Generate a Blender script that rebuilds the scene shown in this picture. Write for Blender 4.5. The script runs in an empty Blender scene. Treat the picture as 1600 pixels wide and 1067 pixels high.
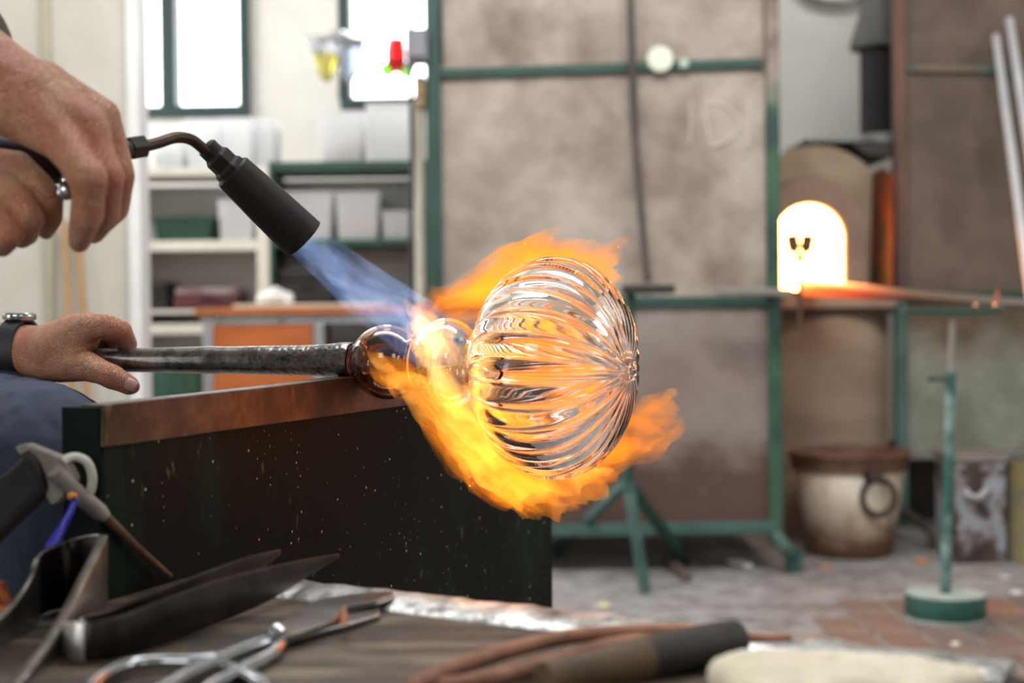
import bpy, bmesh, math, random
from mathutils import Vector, Matrix, noise
random.seed(7)
R = math.radians
sc = bpy.context.scene
COL = sc.collection
F = 1600 * 50 / 36.0                     # focal length in pixels of the 1600x1067 frame
CAM_H = 0.85

# ------------------------------------------------------------------ camera
cam_d = bpy.data.cameras.new('camera'); cam = bpy.data.objects.new('camera', cam_d); COL.objects.link(cam)
cam_d.lens = 50; cam_d.sensor_width = 36; cam_d.clip_start = 0.05
cam.matrix_world = Matrix.Translation((0, 0, CAM_H)) @ Matrix.Rotation(R(90 - 0.86), 4, 'X') @ Matrix.Rotation(R(-0.6), 4, 'Z')
cam_d.dof.use_dof = True; cam_d.dof.focus_distance = 1.33; cam_d.dof.aperture_fstop = 4.4
sc.camera = cam
MW = cam.matrix_world.copy()

# ------------------------------------------------------------------ world, lights, exposure
w = bpy.data.worlds.new('world'); sc.world = w; w.use_nodes = True
bg = w.node_tree.nodes['Background']; bg.inputs[0].default_value = (0.93, 0.97, 1.0, 1); bg.inputs[1].default_value = 7.0

def area(name, loc, target, sx, sy, energy, col=(1, 1, 1)):
    d = bpy.data.lights.new(name, 'AREA'); d.shape = 'RECTANGLE'; d.size = sx; d.size_y = sy; d.energy = energy; d.color = col
    o = bpy.data.objects.new(name, d); COL.objects.link(o); o.location = loc
    o.rotation_euler = (Vector(target) - Vector(loc)).to_track_quat('-Z', 'Y').to_euler()
    return o
area('window_light_left_wall', (-3.8, 5.1, 2.3), (0.2, 5.4, 1.3), 2.2, 1.8, 180, (1, 0.99, 0.98))  # added area light brightening the back wall; this wall has no window
area('window_light_front_wall', (-1.6, -2.9, 2.7), (0.4, 3.5, 0.8), 1.8, 1.3, 45, (1, 0.99, 0.97))  # added soft light from the front; no window is cut behind the camera
area('skylight', (0.2, 2.3, 3.8), (0.6, 4.9, 0.6), 3.4, 1.2, 210, (0.98, 0.99, 1))  # added overhead light, tilted to brighten the cabinets and leave the bench dark
area('window_light_front_wall_right', (2.2, -2.9, 2.6), (0.3, 2.5, 0.9), 1.2, 1.0, 22, (0.97, 0.985, 1))  # added light for bright streaks on the glass ribs; no window there
area('doorway_light_left_wall', (-3.8, -0.5, 1.15), (0, -0.3, 1.0), 1.5, 2.1, 50, (0.97, 0.985, 1))  # added light for a bright band on the jacks' bend; no doorway built
area('window_light_right_wall', (3.8, 1.9, 2.4), (0.3, 1.9, 1.0), 1.3, 1.1, 26, (0.97, 0.985, 1))  # added side light for sharper highlights; the right wall has no window

sc.view_settings.view_transform = 'Standard'; sc.view_settings.look = 'None'
sc.view_settings.gamma = 1; sc.view_settings.use_curve_mapping = False
sc.view_settings.exposure = 0.0
cy = sc.cycles
cy.max_bounces = 14; cy.transmission_bounces = 14; cy.transparent_max_bounces = 24; cy.glossy_bounces = 5
cy.diffuse_bounces = 3; cy.volume_bounces = 0
cy.caustics_reflective = False; cy.caustics_refractive = False
cy.sample_clamp_indirect = 6; cy.sample_clamp_direct = 0
cy.use_denoising = True
cy.volume_step_rate = 1.0; cy.volume_max_steps = 256

# ------------------------------------------------------------------ projection helpers (pixel + real distance -> real point)
def P(px, py, d):
    return MW @ Vector(((px - 800) / F * d, (533.5 - py) / F * d, -d))
CO = MW.translation.copy()
def ray(px, py): return (P(px, py, 1.0) - CO)
def G(px, py, z=0.0):
    r = ray(px, py); return CO + r * ((z - CO.z) / r.z)
def onplane(px, py, p0, n):
    r = ray(px, py); return CO + r * ((p0 - CO).dot(n) / r.dot(n))
def rr(rpx, d): return rpx * d / F

# ------------------------------------------------------------------ materials
def lin(h):
    h = h.lstrip('#'); c = [int(h[i:i + 2], 16) / 255 for i in (0, 2, 4)]
    return tuple((x / 12.92 if x <= 0.04045 else ((x + 0.055) / 1.055) ** 2.4) for x in c) + (1,)
class NT:
    def __init__(s, name):
        s.m = bpy.data.materials.new(name); s.m.use_nodes = True; s.t = s.m.node_tree
        s.b = s.t.nodes['Principled BSDF']; s.out = s.t.nodes['Material Output']
    def n(s, typ, **kw):
        x = s.t.nodes.new(typ)
        for k, v in kw.items(): setattr(x, k, v)
        return x
    def l(s, a, b): s.t.links.new(a, b)
    def coord(s, scale=(1, 1, 1)):
        tc = s.n('ShaderNodeTexCoord'); mp = s.n('ShaderNodeMapping'); mp.inputs['Scale'].default_value = scale
        s.l(tc.outputs['Object'], mp.inputs[0]); return mp.outputs[0]
    def noise(s, scale, detail=5, rough=0.6, stretch=(1, 1, 1), dist=0):
        x = s.n('ShaderNodeTexNoise'); x.inputs['Scale'].default_value = scale; x.inputs['Detail'].default_value = detail
        x.inputs['Roughness'].default_value = rough; x.inputs['Distortion'].default_value = dist
        s.l(s.coord(stretch), x.inputs['Vector']); return x.outputs[0]
    def ramp(s, fac, stops, interp='LINEAR'):
        x = s.n('ShaderNodeValToRGB'); x.color_ramp.interpolation = interp
        e = x.color_ramp.elements
        while len(e) < len(stops): e.new(0.5)
        for i, (p, c) in enumerate(stops):
            e[i].position = p; e[i].color = c if len(c) == 4 else tuple(c) + (1,)
        s.l(fac, x.inputs[0]); return x.outputs[0]
    def mix(s, fac, a, b):
        x = s.n('ShaderNodeMix', data_type='RGBA')
        for sock, v in ((x.inputs[0], fac), (x.inputs[6], a), (x.inputs[7], b)):
            if hasattr(v, 'is_linked'): s.l(v, sock)
            else: sock.default_value = v
        return x.outputs[2]
    def math(s, op, a, b=None):
        x = s.n('ShaderNodeMath', operation=op)
        for sock, v in ((x.inputs[0], a), (x.inputs[1], b)):
            if v is None: continue
            if hasattr(v, 'is_linked'): s.l(v, sock)
            else: sock.default_value = v
        return x.outputs[0]
    def bump(s, h, strength=0.3, dist=0.002):
        x = s.n('ShaderNodeBump'); x.inputs['Strength'].default_value = strength; x.inputs['Distance'].default_value = dist
        s.l(h, x.inputs['Height']); s.l(x.outputs[0], s.b.inputs['Normal'])
    def pos(s):
        tc = s.n('ShaderNodeTexCoord'); x = s.n('ShaderNodeSeparateXYZ'); s.l(tc.outputs['Object'], x.inputs[0]); return x.outputs
W1 = (1, 1, 1, 1); K0 = (0, 0, 0, 1)
def mat(name, c1, c2=None, scale=6, rough=0.6, metal=0.0, bump=0.0, bscale=None, bdist=0.002, stretch=(1, 1, 1), lo=0.35, hi=0.65, spec=0.5):
    t = NT(name); t.b.inputs['Roughness'].default_value = rough; t.b.inputs['Metallic'].default_value = metal
    t.b.inputs['Specular IOR Level'].default_value = spec
    f = t.noise(scale, stretch=stretch)
    t.l(t.ramp(f, [(lo, lin(c1)), (hi, lin(c2 or c1))]), t.b.inputs['Base Color'])
    if bump: t.bump(t.noise(bscale or scale * 6, stretch=stretch), bump, bdist)
    return t.m
def skin_mat(name, c1, c2, c3):
    t = NT(name); t.b.inputs['Roughness'].default_value = 0.42
    f = t.noise(38, 4); g = t.noise(14, 3)
    base = t.mix(t.ramp(g, [(0.4, K0), (0.65, W1)]), t.ramp(f, [(0.35, lin(c1)), (0.65, lin(c2))]), lin(c3))
    t.l(base, t.b.inputs['Base Color'])
    t.b.inputs['Subsurface Weight'].default_value = 0.12; t.b.inputs['Subsurface Radius'].default_value = (0.008, 0.003, 0.0015)
    v = t.n('ShaderNodeTexVoronoi', feature='DISTANCE_TO_EDGE'); v.inputs['Scale'].default_value = 330
    t.l(t.coord(), v.inputs['Vector'])
    h = t.math('ADD', t.math('MULTIPLY', t.ramp(v.outputs['Distance'], [(0, K0), (0.12, W1)]), 0.35), t.noise(90, 6, 0.65))
    t.bump(h, 0.9, 0.0032)
    return t.m

# ------------------------------------------------------------------ mesh helpers
class MB:
    def __init__(s): s.v = []; s.f = []
    def add(s, vs, fs):
        k = len(s.v); s.v += [tuple(x) for x in vs]; s.f += [tuple(i + k for i in q) for q in fs]; return s
    def box(s, x0, x1, y0, y1, z0, z1):
        vs = [(x, y, z) for z in (z0, z1) for y in (y0, y1) for x in (x0, x1)]
        return s.add(vs, [(0, 2, 3, 1), (4, 5, 7, 6), (0, 1, 5, 4), (2, 6, 7, 3), (0, 4, 6, 2), (1, 3, 7, 5)])
    def obox(s, c, ax, ay, az):
        c = Vector(c); ax, ay, az = Vector(ax), Vector(ay), Vector(az)
        vs = [c + ax * x + ay * y + az * z for z in (-1, 1) for y in (-1, 1) for x in (-1, 1)]
        return s.add(vs, [(0, 2, 3, 1), (4, 5, 7, 6), (0, 1, 5, 4), (2, 6, 7, 3), (0, 4, 6, 2), (1, 3, 7, 5)])
    def bar(s, a, b, w, h, up=(0, 0, 1)):
        a, b = Vector(a), Vector(b); d = b - a; u = Vector(up)
        sx = d.cross(u).normalized(); u2 = sx.cross(d).normalized()
        return s.obox((a + b) / 2, d / 2, sx * w / 2, u2 * h / 2)
    def tube(s, pts, rad, n=14, caps=True, closed=False, flat=1.0, phase=0.0):
        pts = [Vector(p) for p in pts]; m = len(pts)
        if not hasattr(rad, '__len__'): rad = [rad] * m
        k = len(s.v); up = None
        for i, p in enumerate(pts):
            if closed: t = pts[(i + 1) % m] - pts[i - 1]
            else: t = pts[min(i + 1, m - 1)] - pts[max(i - 1, 0)]
            t.normalize()
            if up is None:
                up = Vector((0, 0, 1)) if abs(t.z) < 0.9 else Vector((1, 0, 0))
            sx = t.cross(up).normalized(); up = sx.cross(t).normalized()
            for j in range(n):
                a = 2 * math.pi * j / n + phase
                s.v.append(tuple(p + (sx * math.cos(a) + up * math.sin(a) * flat) * rad[i]))
        for i in range(m if closed else m - 1):
            for j in range(n):
                a = k + i * n + j; b = k + i * n + (j + 1) % n; ii = (i + 1) % m
                c = k + ii * n + (j + 1) % n; d = k + ii * n + j
                s.f.append((a, b, c, d))
        if caps and not closed:
            s.f.append(tuple(k + j for j in range(n))[::-1]); s.f.append(tuple(k + (m - 1) * n + j for j in range(n)))
        return s
    def lathe(s, prof, o, ax, n=32, ripple=None):
        """prof: (distance along axis, radius); open or closed ring profile"""
        o = Vector(o); ax = Vector(ax).normalized(); e = Vector((0, 0, 1)) if abs(ax.z) < 0.9 else Vector((1, 0, 0))
        sx = ax.cross(e).normalized(); sy = sx.cross(ax).normalized(); k = len(s.v); m = len(prof)
        for i, (h, r) in enumerate(prof):
            for j in range(n):
                a = 2 * math.pi * j / n; q = r * (ripple(i, a) if ripple else 1)
                s.v.append(tuple(o + ax * h + (sx * math.cos(a) + sy * math.sin(a)) * q))
        for i in range(m - 1):
            for j in range(n):
                s.f.append((k + i * n + j, k + i * n + (j + 1) % n, k + (i + 1) * n + (j + 1) % n, k + (i + 1) * n + j))
        for i, rev in ((0, True), (m - 1, False)):
            if prof[i][1] > 1e-6:
                q = tuple(k + i * n + j for j in range(n)); s.f.append(q[::-1] if rev else q)
        return s
    def prism(s, poly, off):
        poly = [Vector(p) for p in poly]; off = Vector(off); n = len(poly)
        return s.add(poly + [p + off for p in poly], [tuple(range(n))[::-1], tuple(range(n, 2 * n))] + [(i, (i + 1) % n, n + (i + 1) % n, n + i) for i in range(n)])
    def ball(s, c, r, sx=1, sy=1, sz=1, nu=16, nv=10):
        c = Vector(c); k = len(s.v)
        for i in range(1, nv):
            t = math.pi * i / nv
            for j in range(nu):
                a = 2 * math.pi * j / nu
                s.v.append(tuple(c + Vector((r * sx * math.sin(t) * math.cos(a), r * sy * math.sin(t) * math.sin(a), r * sz * math.cos(t)))))
        top = len(s.v); s.v.append(tuple(c + Vector((0, 0, r * sz)))); s.v.append(tuple(c - Vector((0, 0, r * sz))))
        for i in range(nv - 2):
            for j in range(nu):
                s.f.append((k + i * nu + j, k + (i + 1) * nu + j, k + (i + 1) * nu + (j + 1) % nu, k + i * nu + (j + 1) % nu))
        for j in range(nu):
            s.f.append((top, k + j, k + (j + 1) % nu)); q = k + (nv - 2) * nu
            s.f.append((top + 1, q + (j + 1) % nu, q + j))
        return s
    def build(s, name, m, parent=None, smooth=False, bevel=0, fix=True):
        me = bpy.data.meshes.new(name); me.from_pydata(s.v, [], s.f)
        if fix:
            bm = bmesh.new(); bm.from_mesh(me); bmesh.ops.remove_doubles(bm, verts=bm.verts, dist=1e-7)
            bmesh.ops.recalc_face_normals(bm, faces=bm.faces); bm.to_mesh(me); bm.free()
        me.materials.append(m)
        o = bpy.data.objects.new(name, me); COL.objects.link(o)
        if smooth:
            for p in me.polygons: p.use_smooth = True
            if smooth == 'auto': me.set_sharp_from_angle(angle=R(40))
        if bevel:
            b = o.modifiers.new('bevel', 'BEVEL'); b.width = bevel; b.segments = 2; b.limit_method = 'ANGLE'
        return put(o, parent)
def put(o, parent):
    if parent is not None:
        o.parent = parent; q = parent; off = Vector((0, 0, 0))
        while q is not None: off += q.location; q = q.parent
        o.matrix_parent_inverse = Matrix.Translation(-off)
    return o
def tag(o, label, cat=None, group=None, kind=None):
    if label: o['label'] = label
    if cat: o['category'] = cat
    if group: o['group'] = group
    if kind: o['kind'] = kind
    return o
def thing(name, loc, label, cat=None, group=None, kind=None):
    o = bpy.data.objects.new(name, None); o.empty_display_size = 0.05; COL.objects.link(o); o.location = Vector(loc)
    return tag(o, label, cat, group, kind)
def boxpx(x0, x1, y0, y1, Y, t, mb=None):
    """axis-aligned box whose front face covers the pixel rectangle at distance Y, t metres deep"""
    c = P((x0 + x1) / 2, (y0 + y1) / 2, Y); hx = abs(x1 - x0) / 2 * Y / F; hz = abs(y1 - y0) / 2 * Y / F
    return (mb or MB()).box(c.x - hx, c.x + hx, c.y, c.y + t, c.z - hz, c.z + hz)
def spline(pts, n=8):
    """Catmull-Rom through vectors (any dimension)"""
    pts = [Vector(p) for p in pts]; out = []
    for i in range(len(pts) - 1):
        p0 = pts[max(i - 1, 0)]; p1 = pts[i]; p2 = pts[i + 1]; p3 = pts[min(i + 2, len(pts) - 1)]
        for k in range(n):
            t = k / n
            out.append(0.5 * ((2 * p1) + (p2 - p0) * t + (2 * p0 - 5 * p1 + 4 * p2 - p3) * t * t + (3 * p1 - p0 - 3 * p2 + p3) * t ** 3))
    return out + [pts[-1]]
def capsules(mb, chain):
    """chain: [(point, radius)...] as overlapping closed tapered pieces"""
    for i, (p, r) in enumerate(chain):
        mb.ball(p, r, nu=20, nv=14)
        if i:
            q, s = chain[i - 1]; d = (Vector(p) - Vector(q))
            if d.length > 1e-5: mb.tube([q, p], [s, r], 20)
    return mb
def organic(name, chains, m, parent, voxel=0.002, smooth=6, warp=None, factor=0.5):
    """one continuous surface grown round connected joints"""
    mb = MB()
    for ch in chains: capsules(mb, ch)
    o = mb.build(name, m)
    md = o.modifiers.new('r', 'REMESH'); md.mode = 'VOXEL'; md.voxel_size = voxel
    if smooth:
        sm = o.modifiers.new('s', 'SMOOTH'); sm.iterations = smooth; sm.factor = factor
    dg = bpy.context.evaluated_depsgraph_get(); me = bpy.data.meshes.new_from_object(o.evaluated_get(dg))
    o.modifiers.clear(); old = o.data; o.data = me; bpy.data.meshes.remove(old); me.name = name
    if warp:
        nr = [v.normal.copy() for v in me.vertices]
        for v, q in zip(me.vertices, nr): v.co = v.co + warp(v.co, q)
    for p in me.polygons: p.use_smooth = True
    if not me.materials: me.materials.append(m)
    return put(o, parent)
def px_chain(pts): return [(P(x, y, d), rr(r, d)) for x, y, d, r in pts]

# ================================================================== THE SETTING
M_wall = mat('plaster', '#dcdad4', '#d0cdc6', 2.5, 0.9, bump=0.2, bscale=60)
M_wallgrey = mat('grey_plaster', '#c4c6c2', '#aeb0ac', 2.0, 0.9)
M_white = mat('white_paint', '#dedcd4', '#cfcabd', 5, 0.6)
M_ceil = mat('ceiling_paint', '#c8c6c0', '#bbb8b0', 2, 0.9)
def floor_mat():
    t = NT('worn_concrete'); t.b.inputs['Roughness'].default_value = 0.75
    a = t.ramp(t.noise(1.6, 6, 0.65), [(0.35, lin('#6d6765')), (0.5, lin('#8b8684')), (0.68, lin('#aaa6a4'))])
    b = t.ramp(t.noise(9, 6, 0.7), [(0.42, lin('#4c4644')), (0.56, lin('#a19c9a'))])
    c = t.mix(0.42, a, b)
    t.l(t.mix(t.ramp(t.noise(60, 3, 0.6), [(0.64, K0), (0.7, W1)]), c, lin('#c9c6c4')), t.b.inputs['Base Color'])
    t.bump(t.noise(25, 6), 0.4, 0.004); return t.m
fl = MB().box(-4, 4, -3.5, 6.75, -0.1, 0).build('floor', floor_mat()); tag(fl, 'worn grey concrete floor with a patch of tiles', kind='structure')

YB = 6.6
# back wall with two real window openings
win1 = (P(150, 0, YB).x, P(391, 0, YB).x, P(300, 185, YB).z, 3.3)
win2 = (P(531, 0, YB).x, P(770, 0, YB).x, P(590, 172, YB).z, 3.3)
xs = [-4, win1[0], win1[1], win2[0], win2[1], 4]
mb = MB()
for i in range(5):
    if i == 1: zr = [(0, win1[2]), (win1[3], 4)]
    elif i == 3: zr = [(0, win2[2]), (win2[3], 4)]
    else: zr = [(0, 4)]
    for z0, z1 in zr: mb.box(xs[i], xs[i + 1], YB, YB + 0.15, z0, z1)
tag(mb.build('wall_back', M_wall), 'pale plaster back wall behind the shelves and furnace', kind='structure')
tag(MB().box(-4.15, -4, -3.5, 6.75, 0, 4).build('wall_left', M_wall), 'pale plaster side wall of the workshop on the left', kind='structure')
tag(MB().box(4, 4.15, -3.5, 6.75, 0, 4).build('wall_right', M_wall), 'pale plaster side wall of the workshop on the right', kind='structure')
tag(MB().box(-4.15, 4.15, -3.65, -3.5, 0, 4).build('wall_front', M_wall), 'pale plaster wall behind the viewer', kind='structure')
tag(MB().box(-4.15, 4.15, -3.65, 6.75, 4, 4.1).build('ceiling', M_ceil), 'off-white workshop ceiling', kind='structure')
M_wingreen = mat('window_green', '#20383a', '#1a3032', 8, 0.5)
def glass_pane():
    t = NT('window_glass'); t.t.nodes.remove(t.b)
    g = t.n('ShaderNodeBsdfGlossy'); g.inputs['Roughness'].default_value = 0.02
    tr = t.n('ShaderNodeBsdfTransparent'); mx = t.n('ShaderNodeMixShader'); mx.inputs[0].default_value = 0.06
    t.l(tr.outputs[0], mx.inputs[1]); t.l(g.outputs[0], mx.inputs[2]); t.l(mx.outputs[0], t.out.inputs[0]); return t.m
M_pane = glass_pane()
def window(n, x0, x1, z0, z1, mull, label):
    r = thing('window_%d' % n, ((x0 + x1) / 2, YB, z0), label, kind='structure')
    fw = 0.05
    f = MB().box(x0, x1, YB - 0.03, YB + 0.1, z0, z0 + fw).box(x0, x1, YB - 0.03, YB + 0.1, z1 - fw, z1)
    f.box(x0, x0 + fw, YB - 0.03, YB + 0.1, z0 + fw, z1 - fw).box(x1 - fw, x1, YB - 0.03, YB + 0.1, z0 + fw, z1 - fw)
    f.build('window_frame', M_wingreen, r, bevel=0.006)
    edges = [x0 + fw] + [q for m in mull for q in m] + [x1 - fw]
    for m in mull: MB().box(m[0], m[1], YB - 0.025, YB + 0.1, z0 + fw, z1 - fw).build('mullion', M_wingreen, r, bevel=0.006)
    for i in range(0, len(edges), 2):
        MB().box(edges[i], edges[i + 1], YB + 0.05, YB + 0.055, z0 + fw, z1 - fw).build('pane', M_pane, r)
window(1, *win1, [(P(252, 0, YB).x, P(276, 0, YB).x)], 'dark green framed window glaring with daylight, left of the two')
window(2, *win2, [], 'dark green framed window half hidden by the steel cabinet')

# pier on the left with white corner trim
YP = 4.2
p0 = P(-420, 500, YP).x; p1 = P(203, 500, YP).x; p2 = P(224, 500, YP).x
M_cream = mat('cream_paint', '#c9c5bb', '#bab5a9', 3, 0.85, bump=0.15, bscale=30)
tag(MB().box(p0, p1, YP, YP + 0.1, 0, 4).build('wall_pier', M_cream), 'cream painted wall pier behind the hands', kind='structure')
tag(MB().box(p1, p2, YP - 0.02, YP + 0.1, 0, 4).build('trim_1', mat('trim_white', '#e4e4e2', '#d8d7d2', 6, 0.5), bevel=0.01), 'white corner trim on the edge of the pier', kind='structure')
x0 = P(74, 300, YP).x; x1 = P(86, 300, YP).x
tag(MB().box(x0, x1, YP - 0.025, YP, 0, 4).build('trim_2', mat('beige_strip', '#aea791', '#a39b84', 4, 0.8), bevel=0.004), 'narrow beige strip running up the pier', kind='structure')
# brown tiles set in the floor at the right
M_tile = [mat('clay_tile_%d' % i, a, b, 7, 0.6, bump=0.2, bscale=40) for i, (a, b) in enumerate([('#6a554b', '#826b60'), ('#76574a', '#8b6653'), ('#65554e', '#7b6a62'), ('#574a44', '#6e625d')])]
tile_me = {}
tw, tl = 0.126, 0.25
for i in range(13):
    for j in range(8):
        x = 0.58 + i * tw; y = 2.75 + j * tl
        edge_far = 4.42 if x > 1.05 else 4.42 - (1.05 - x) * 1.6
        if x > 1.62: edge_far = 4.05
        if y + tl > edge_far + 0.05 or x > 2.1: continue
        k = random.choice([0, 0, 1, 2, 2, 3])
        if k not in tile_me:
            t0 = MB().box(-tw / 2 + 0.006, tw / 2 - 0.006, -tl / 2 + 0.006, tl / 2 - 0.006, -0.004, 0.004).build('tile', M_tile[k], None, bevel=0.002)
            tile_me[k] = t0
            o = t0
        else:
            o = tile_me[k].copy(); COL.objects.link(o)
        o.location = (x + tw / 2, y + tl / 2, random.uniform(-0.0015, 0.0005)); o.parent = fl; o.name = 'tile'

# ================================================================== BENCH WITH STEEL RAIL
BA = R(22)
U = Vector((math.sin(BA), math.cos(BA), 0)); N = Vector((math.cos(BA), -math.sin(BA), 0)); Z = Vector((0, 0, 1))
A0 = P(160, 632, 1.035)
def RP(px, py): return onplane(px, py, A0, N)
def rail_mat():
    t = NT('rail_steel'); t.b.inputs['Metallic'].default_value = 0.75
    f = t.noise(14, 6, 0.65); g = t.noise(70, 4, 0.6, (1, 1, 0.4))
    c = t.ramp(f, [(0.3, lin('#2b221d')), (0.5, lin('#46372d')), (0.7, lin('#665549'))])
    c = t.mix(t.ramp(g, [(0.6, K0), (0.72, (0.6, 0.6, 0.6, 1))]), c, lin('#7d6a4e'))
    t.l(c, t.b.inputs['Base Color'])
    t.l(t.ramp(f, [(0.3, (0.55,) * 3), (0.7, (0.36,) * 3)]), t.b.inputs['Roughness'])
    t.bump(t.noise(120, 5), 0.2, 0.0006); return t.m
def panel_mat():
    t = NT('green_black_panel'); t.b.inputs['Roughness'].default_value = 0.55; t.b.inputs['Specular IOR Level'].default_value = 0.08
    g = t.noise(7, 6, 0.65, (1, 1, 0.5)); brown = t.noise(4, 5, 0.6)
    base = t.ramp(g, [(0.35, lin('#070805')), (0.52, lin('#0a0e0a')), (0.62, lin('#09241a'))])
    p = t.pos()
    left = t.ramp(p['X'] if hasattr(p, 'keys') else p[0], [(0.0, W1), (1.0, K0)])
    base = t.mix(t.math('MULTIPLY', t.ramp(brown, [(0.48, K0), (0.62, (0.55,) * 3 + (1,))]), 1.0), base, lin('#150f0b'))
    # paint drips and spatter: small irregular specks gathered in vertical runs
    run = t.ramp(t.noise(26, 2, 0.5, (1, 1, 0.05)), [(0.52, K0), (0.66, W1)])
    v = t.n('ShaderNodeTexVoronoi', feature='F1'); v.inputs['Scale'].default_value = 150; v.inputs['Randomness'].default_value = 1
    t.l(t.coord((1, 1, 0.75)), v.inputs['Vector'])
    dot = t.ramp(v.outputs['Distance'], [(0.1, W1), (0.16, K0)])
    sel = t.n('ShaderNodeSeparateColor'); t.l(v.outputs['Color'], sel.inputs[0])
    few = t.math('GREATER_THAN', t.math('ADD', sel.outputs[0], t.math('MULTIPLY', run, 0.5)), 0.93)
    sp = t.math('MULTIPLY', dot, few)
    base = t.mix(sp, base, lin('#d9d0ae'))
    v2 = t.n('ShaderNodeTexVoronoi', feature='F1'); v2.inputs['Scale'].default_value = 290; t.l(t.coord((1, 1, 0.8)), v2.inputs['Vector'])
    s2 = t.n('ShaderNodeSeparateColor'); t.l(v2.outputs['Color'], s2.inputs[0])
    patch = t.ramp(t.noise(5, 3), [(0.42, K0), (0.62, W1)])
    few2 = t.math('GREATER_THAN', t.math('ADD', s2.outputs[0], t.math('MULTIPLY', t.math('MULTIPLY', run, patch), 0.25)), 0.975)
    base = t.mix(t.math('MULTIPLY', t.math('MULTIPLY', t.ramp(v2.outputs['Distance'], [(0.12, W1), (0.2, K0)]), few2), 0.8), base, lin('#b5aa82'))
    scr = t.math('MULTIPLY', t.ramp(t.noise(95, 4, 0.7, (1, 1, 0.35)), [(0.63, K0), (0.70, W1)]), t.ramp(t.noise(9, 3), [(0.48, K0), (0.6, W1)]))
    base = t.mix(t.math('MULTIPLY', scr, 0.6), base, lin('#8a7a50'))
    t.l(base, t.b.inputs['Base Color']); t.bump(t.noise(60, 5), 0.15, 0.001); return t.m
M_rail = rail_mat(); M_panel = panel_mat()
M_green = mat('dark_green_paint', '#16332b', '#20463b', 10, 0.5, bump=0.1, bscale=40)
bench = thing('glassblowing_bench', (A0.x, A0.y, 0), 'dark green steel bench side topped by a bare brown metal rail', 'bench')
# rail: worn top line, 2.2 cm thick, profile follows the real wear
top_px = [(157, 632.5), (300, 617), (420, 604), (480, 596.5), (522, 591), (600, 584), (700, 573), (865, 556)]
bot_px = [(157, 700), (300, 680), (420, 663), (480, 655), (522, 649), (600, 638), (700, 624), (865, 601)]
mb = MB(); th = 0.021
vs = []
for (a, b) in zip(top_px, bot_px):
    t_, b_ = RP(*a) + N * 0.003, RP(*b) + N * 0.003
    vs += [t_, t_ - N * th, b_ - N * th, b_]
fs = []
for i in range(len(top_px) - 1):
    for j in range(4):
        fs.append((i * 4 + j, i * 4 + (j + 1) % 4, i * 4 + 4 + (j + 1) % 4, i * 4 + 4 + j))
fs += [(3, 2, 1, 0), tuple(len(vs) - 4 + j for j in range(4))]
mb.add(vs, fs).build('rail', M_rail, bench, bevel=0.0012)
PE = RP(865, 900)                                  # far end of the panel
L = (PE - A0).dot(U)
zt = A0.z - 0.016
def bx(u0, u1, n0, n1, z0, z1, m=None):
    a = Vector((A0.x, A0.y, 0))
    m = m or MB(); return m.obox(a + U * (u0 + u1) / 2 + N * (n0 + n1) / 2 + Z * (z0 + z1) / 2, U * (u1 - u0) / 2, N * (n1 - n0) / 2, Z * (z1 - z0) / 2)
bx(0.025, L, -0.014, -0.002, 0.0, zt - 0.004).build('side_panel', M_panel, bench)
bx(0.0, 0.023, -0.021, 0.0, 0.0, zt - 0.016).build('end_post', M_panel, bench, bevel=0.001)
bx(-0.004, -0.0002, -0.034, 0.0, 0.0, A0.z - 0.002).build('end_plate', mat('black_green_paint', '#060e0b', '#0a1813', 10, 0.7, spec=0.1), bench, bevel=0.001)
bx(L - 0.03, L, -0.05, -0.014, 0.0, zt - 0.03).build('end_post', M_panel, bench, bevel=0.001)
bx(0.0, L, -0.34, -0.0215, 0.43, 0.45).build('seat_board', mat('bench_wood', '#5a4632', '#6d573f', 8, 0.7, stretch=(1, 4, 1)), bench, bevel=0.003)
bx(0.0, 0.03, -0.34, -0.31, 0.0, 0.43).build('leg', M_green, bench)
bx(L - 0.03, L, -0.34, -0.31, 0.0, 0.43).build('leg', M_green, bench)

# ================================================================== BLOWPIPE AND GLASS
Q = P(535, 563, 1.405)
PB = R(23)
Wd = Vector((math.cos(PB), -math.sin(PB), 0))
def axis_at(px):
    lo, hi = -1.5, 1.5
    for _ in range(60):
        m_ = (lo + hi) / 2; v = MW.inverted() @ (Q + Wd * m_)
        if v.x / -v.z * F + 800 < px: lo = m_
        else: hi = m_
    return Q + Wd * lo
gd = -(MW.inverted() @ axis_at(868)).z
GC = P(868, 575, gd)
AX = (GC - Q).normalized()
def pipe_mat():
    t = NT('forged_steel'); t.b.inputs['Metallic'].default_value = 0.9
    f = t.noise(60, 6, 0.7)
    t.l(t.ramp(f, [(0.35, lin('#5b5855')), (0.6, lin('#8d8985'))]), t.b.inputs['Base Color'])
    t.l(t.ramp(f, [(0.3, (0.22,) * 3), (0.7, (0.34,) * 3)]), t.b.inputs['Roughness'])
    v = t.n('ShaderNodeTexVoronoi', feature='SMOOTH_F1'); v.inputs['Scale'].default_value = 210; t.l(t.coord(), v.inputs['Vector'])
    tc = t.n('ShaderNodeTexCoord'); sx = t.n('ShaderNodeSeparateXYZ'); t.l(tc.outputs['Object'], sx.inputs[0])
    mr = t.n('ShaderNodeMapRange'); mr.inputs[1].default_value = P(330, 560, 1.46).x; mr.inputs[2].default_value = P(480, 560, 1.42).x; t.l(sx.outputs[0], mr.inputs[0])
    t.bump(t.math('ADD', t.math('MULTIPLY', v.outputs['Distance'], mr.outputs[0]), t.math('MULTIPLY', t.noise(22, 3), 0.08)), 0.7, 0.0015); return t.m
pipe_root = thing('blowpipe', axis_at(300), 'grey steel blowpipe held by the watch-wearing hand, resting on the rail', 'blowpipe')
prof = []
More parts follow.
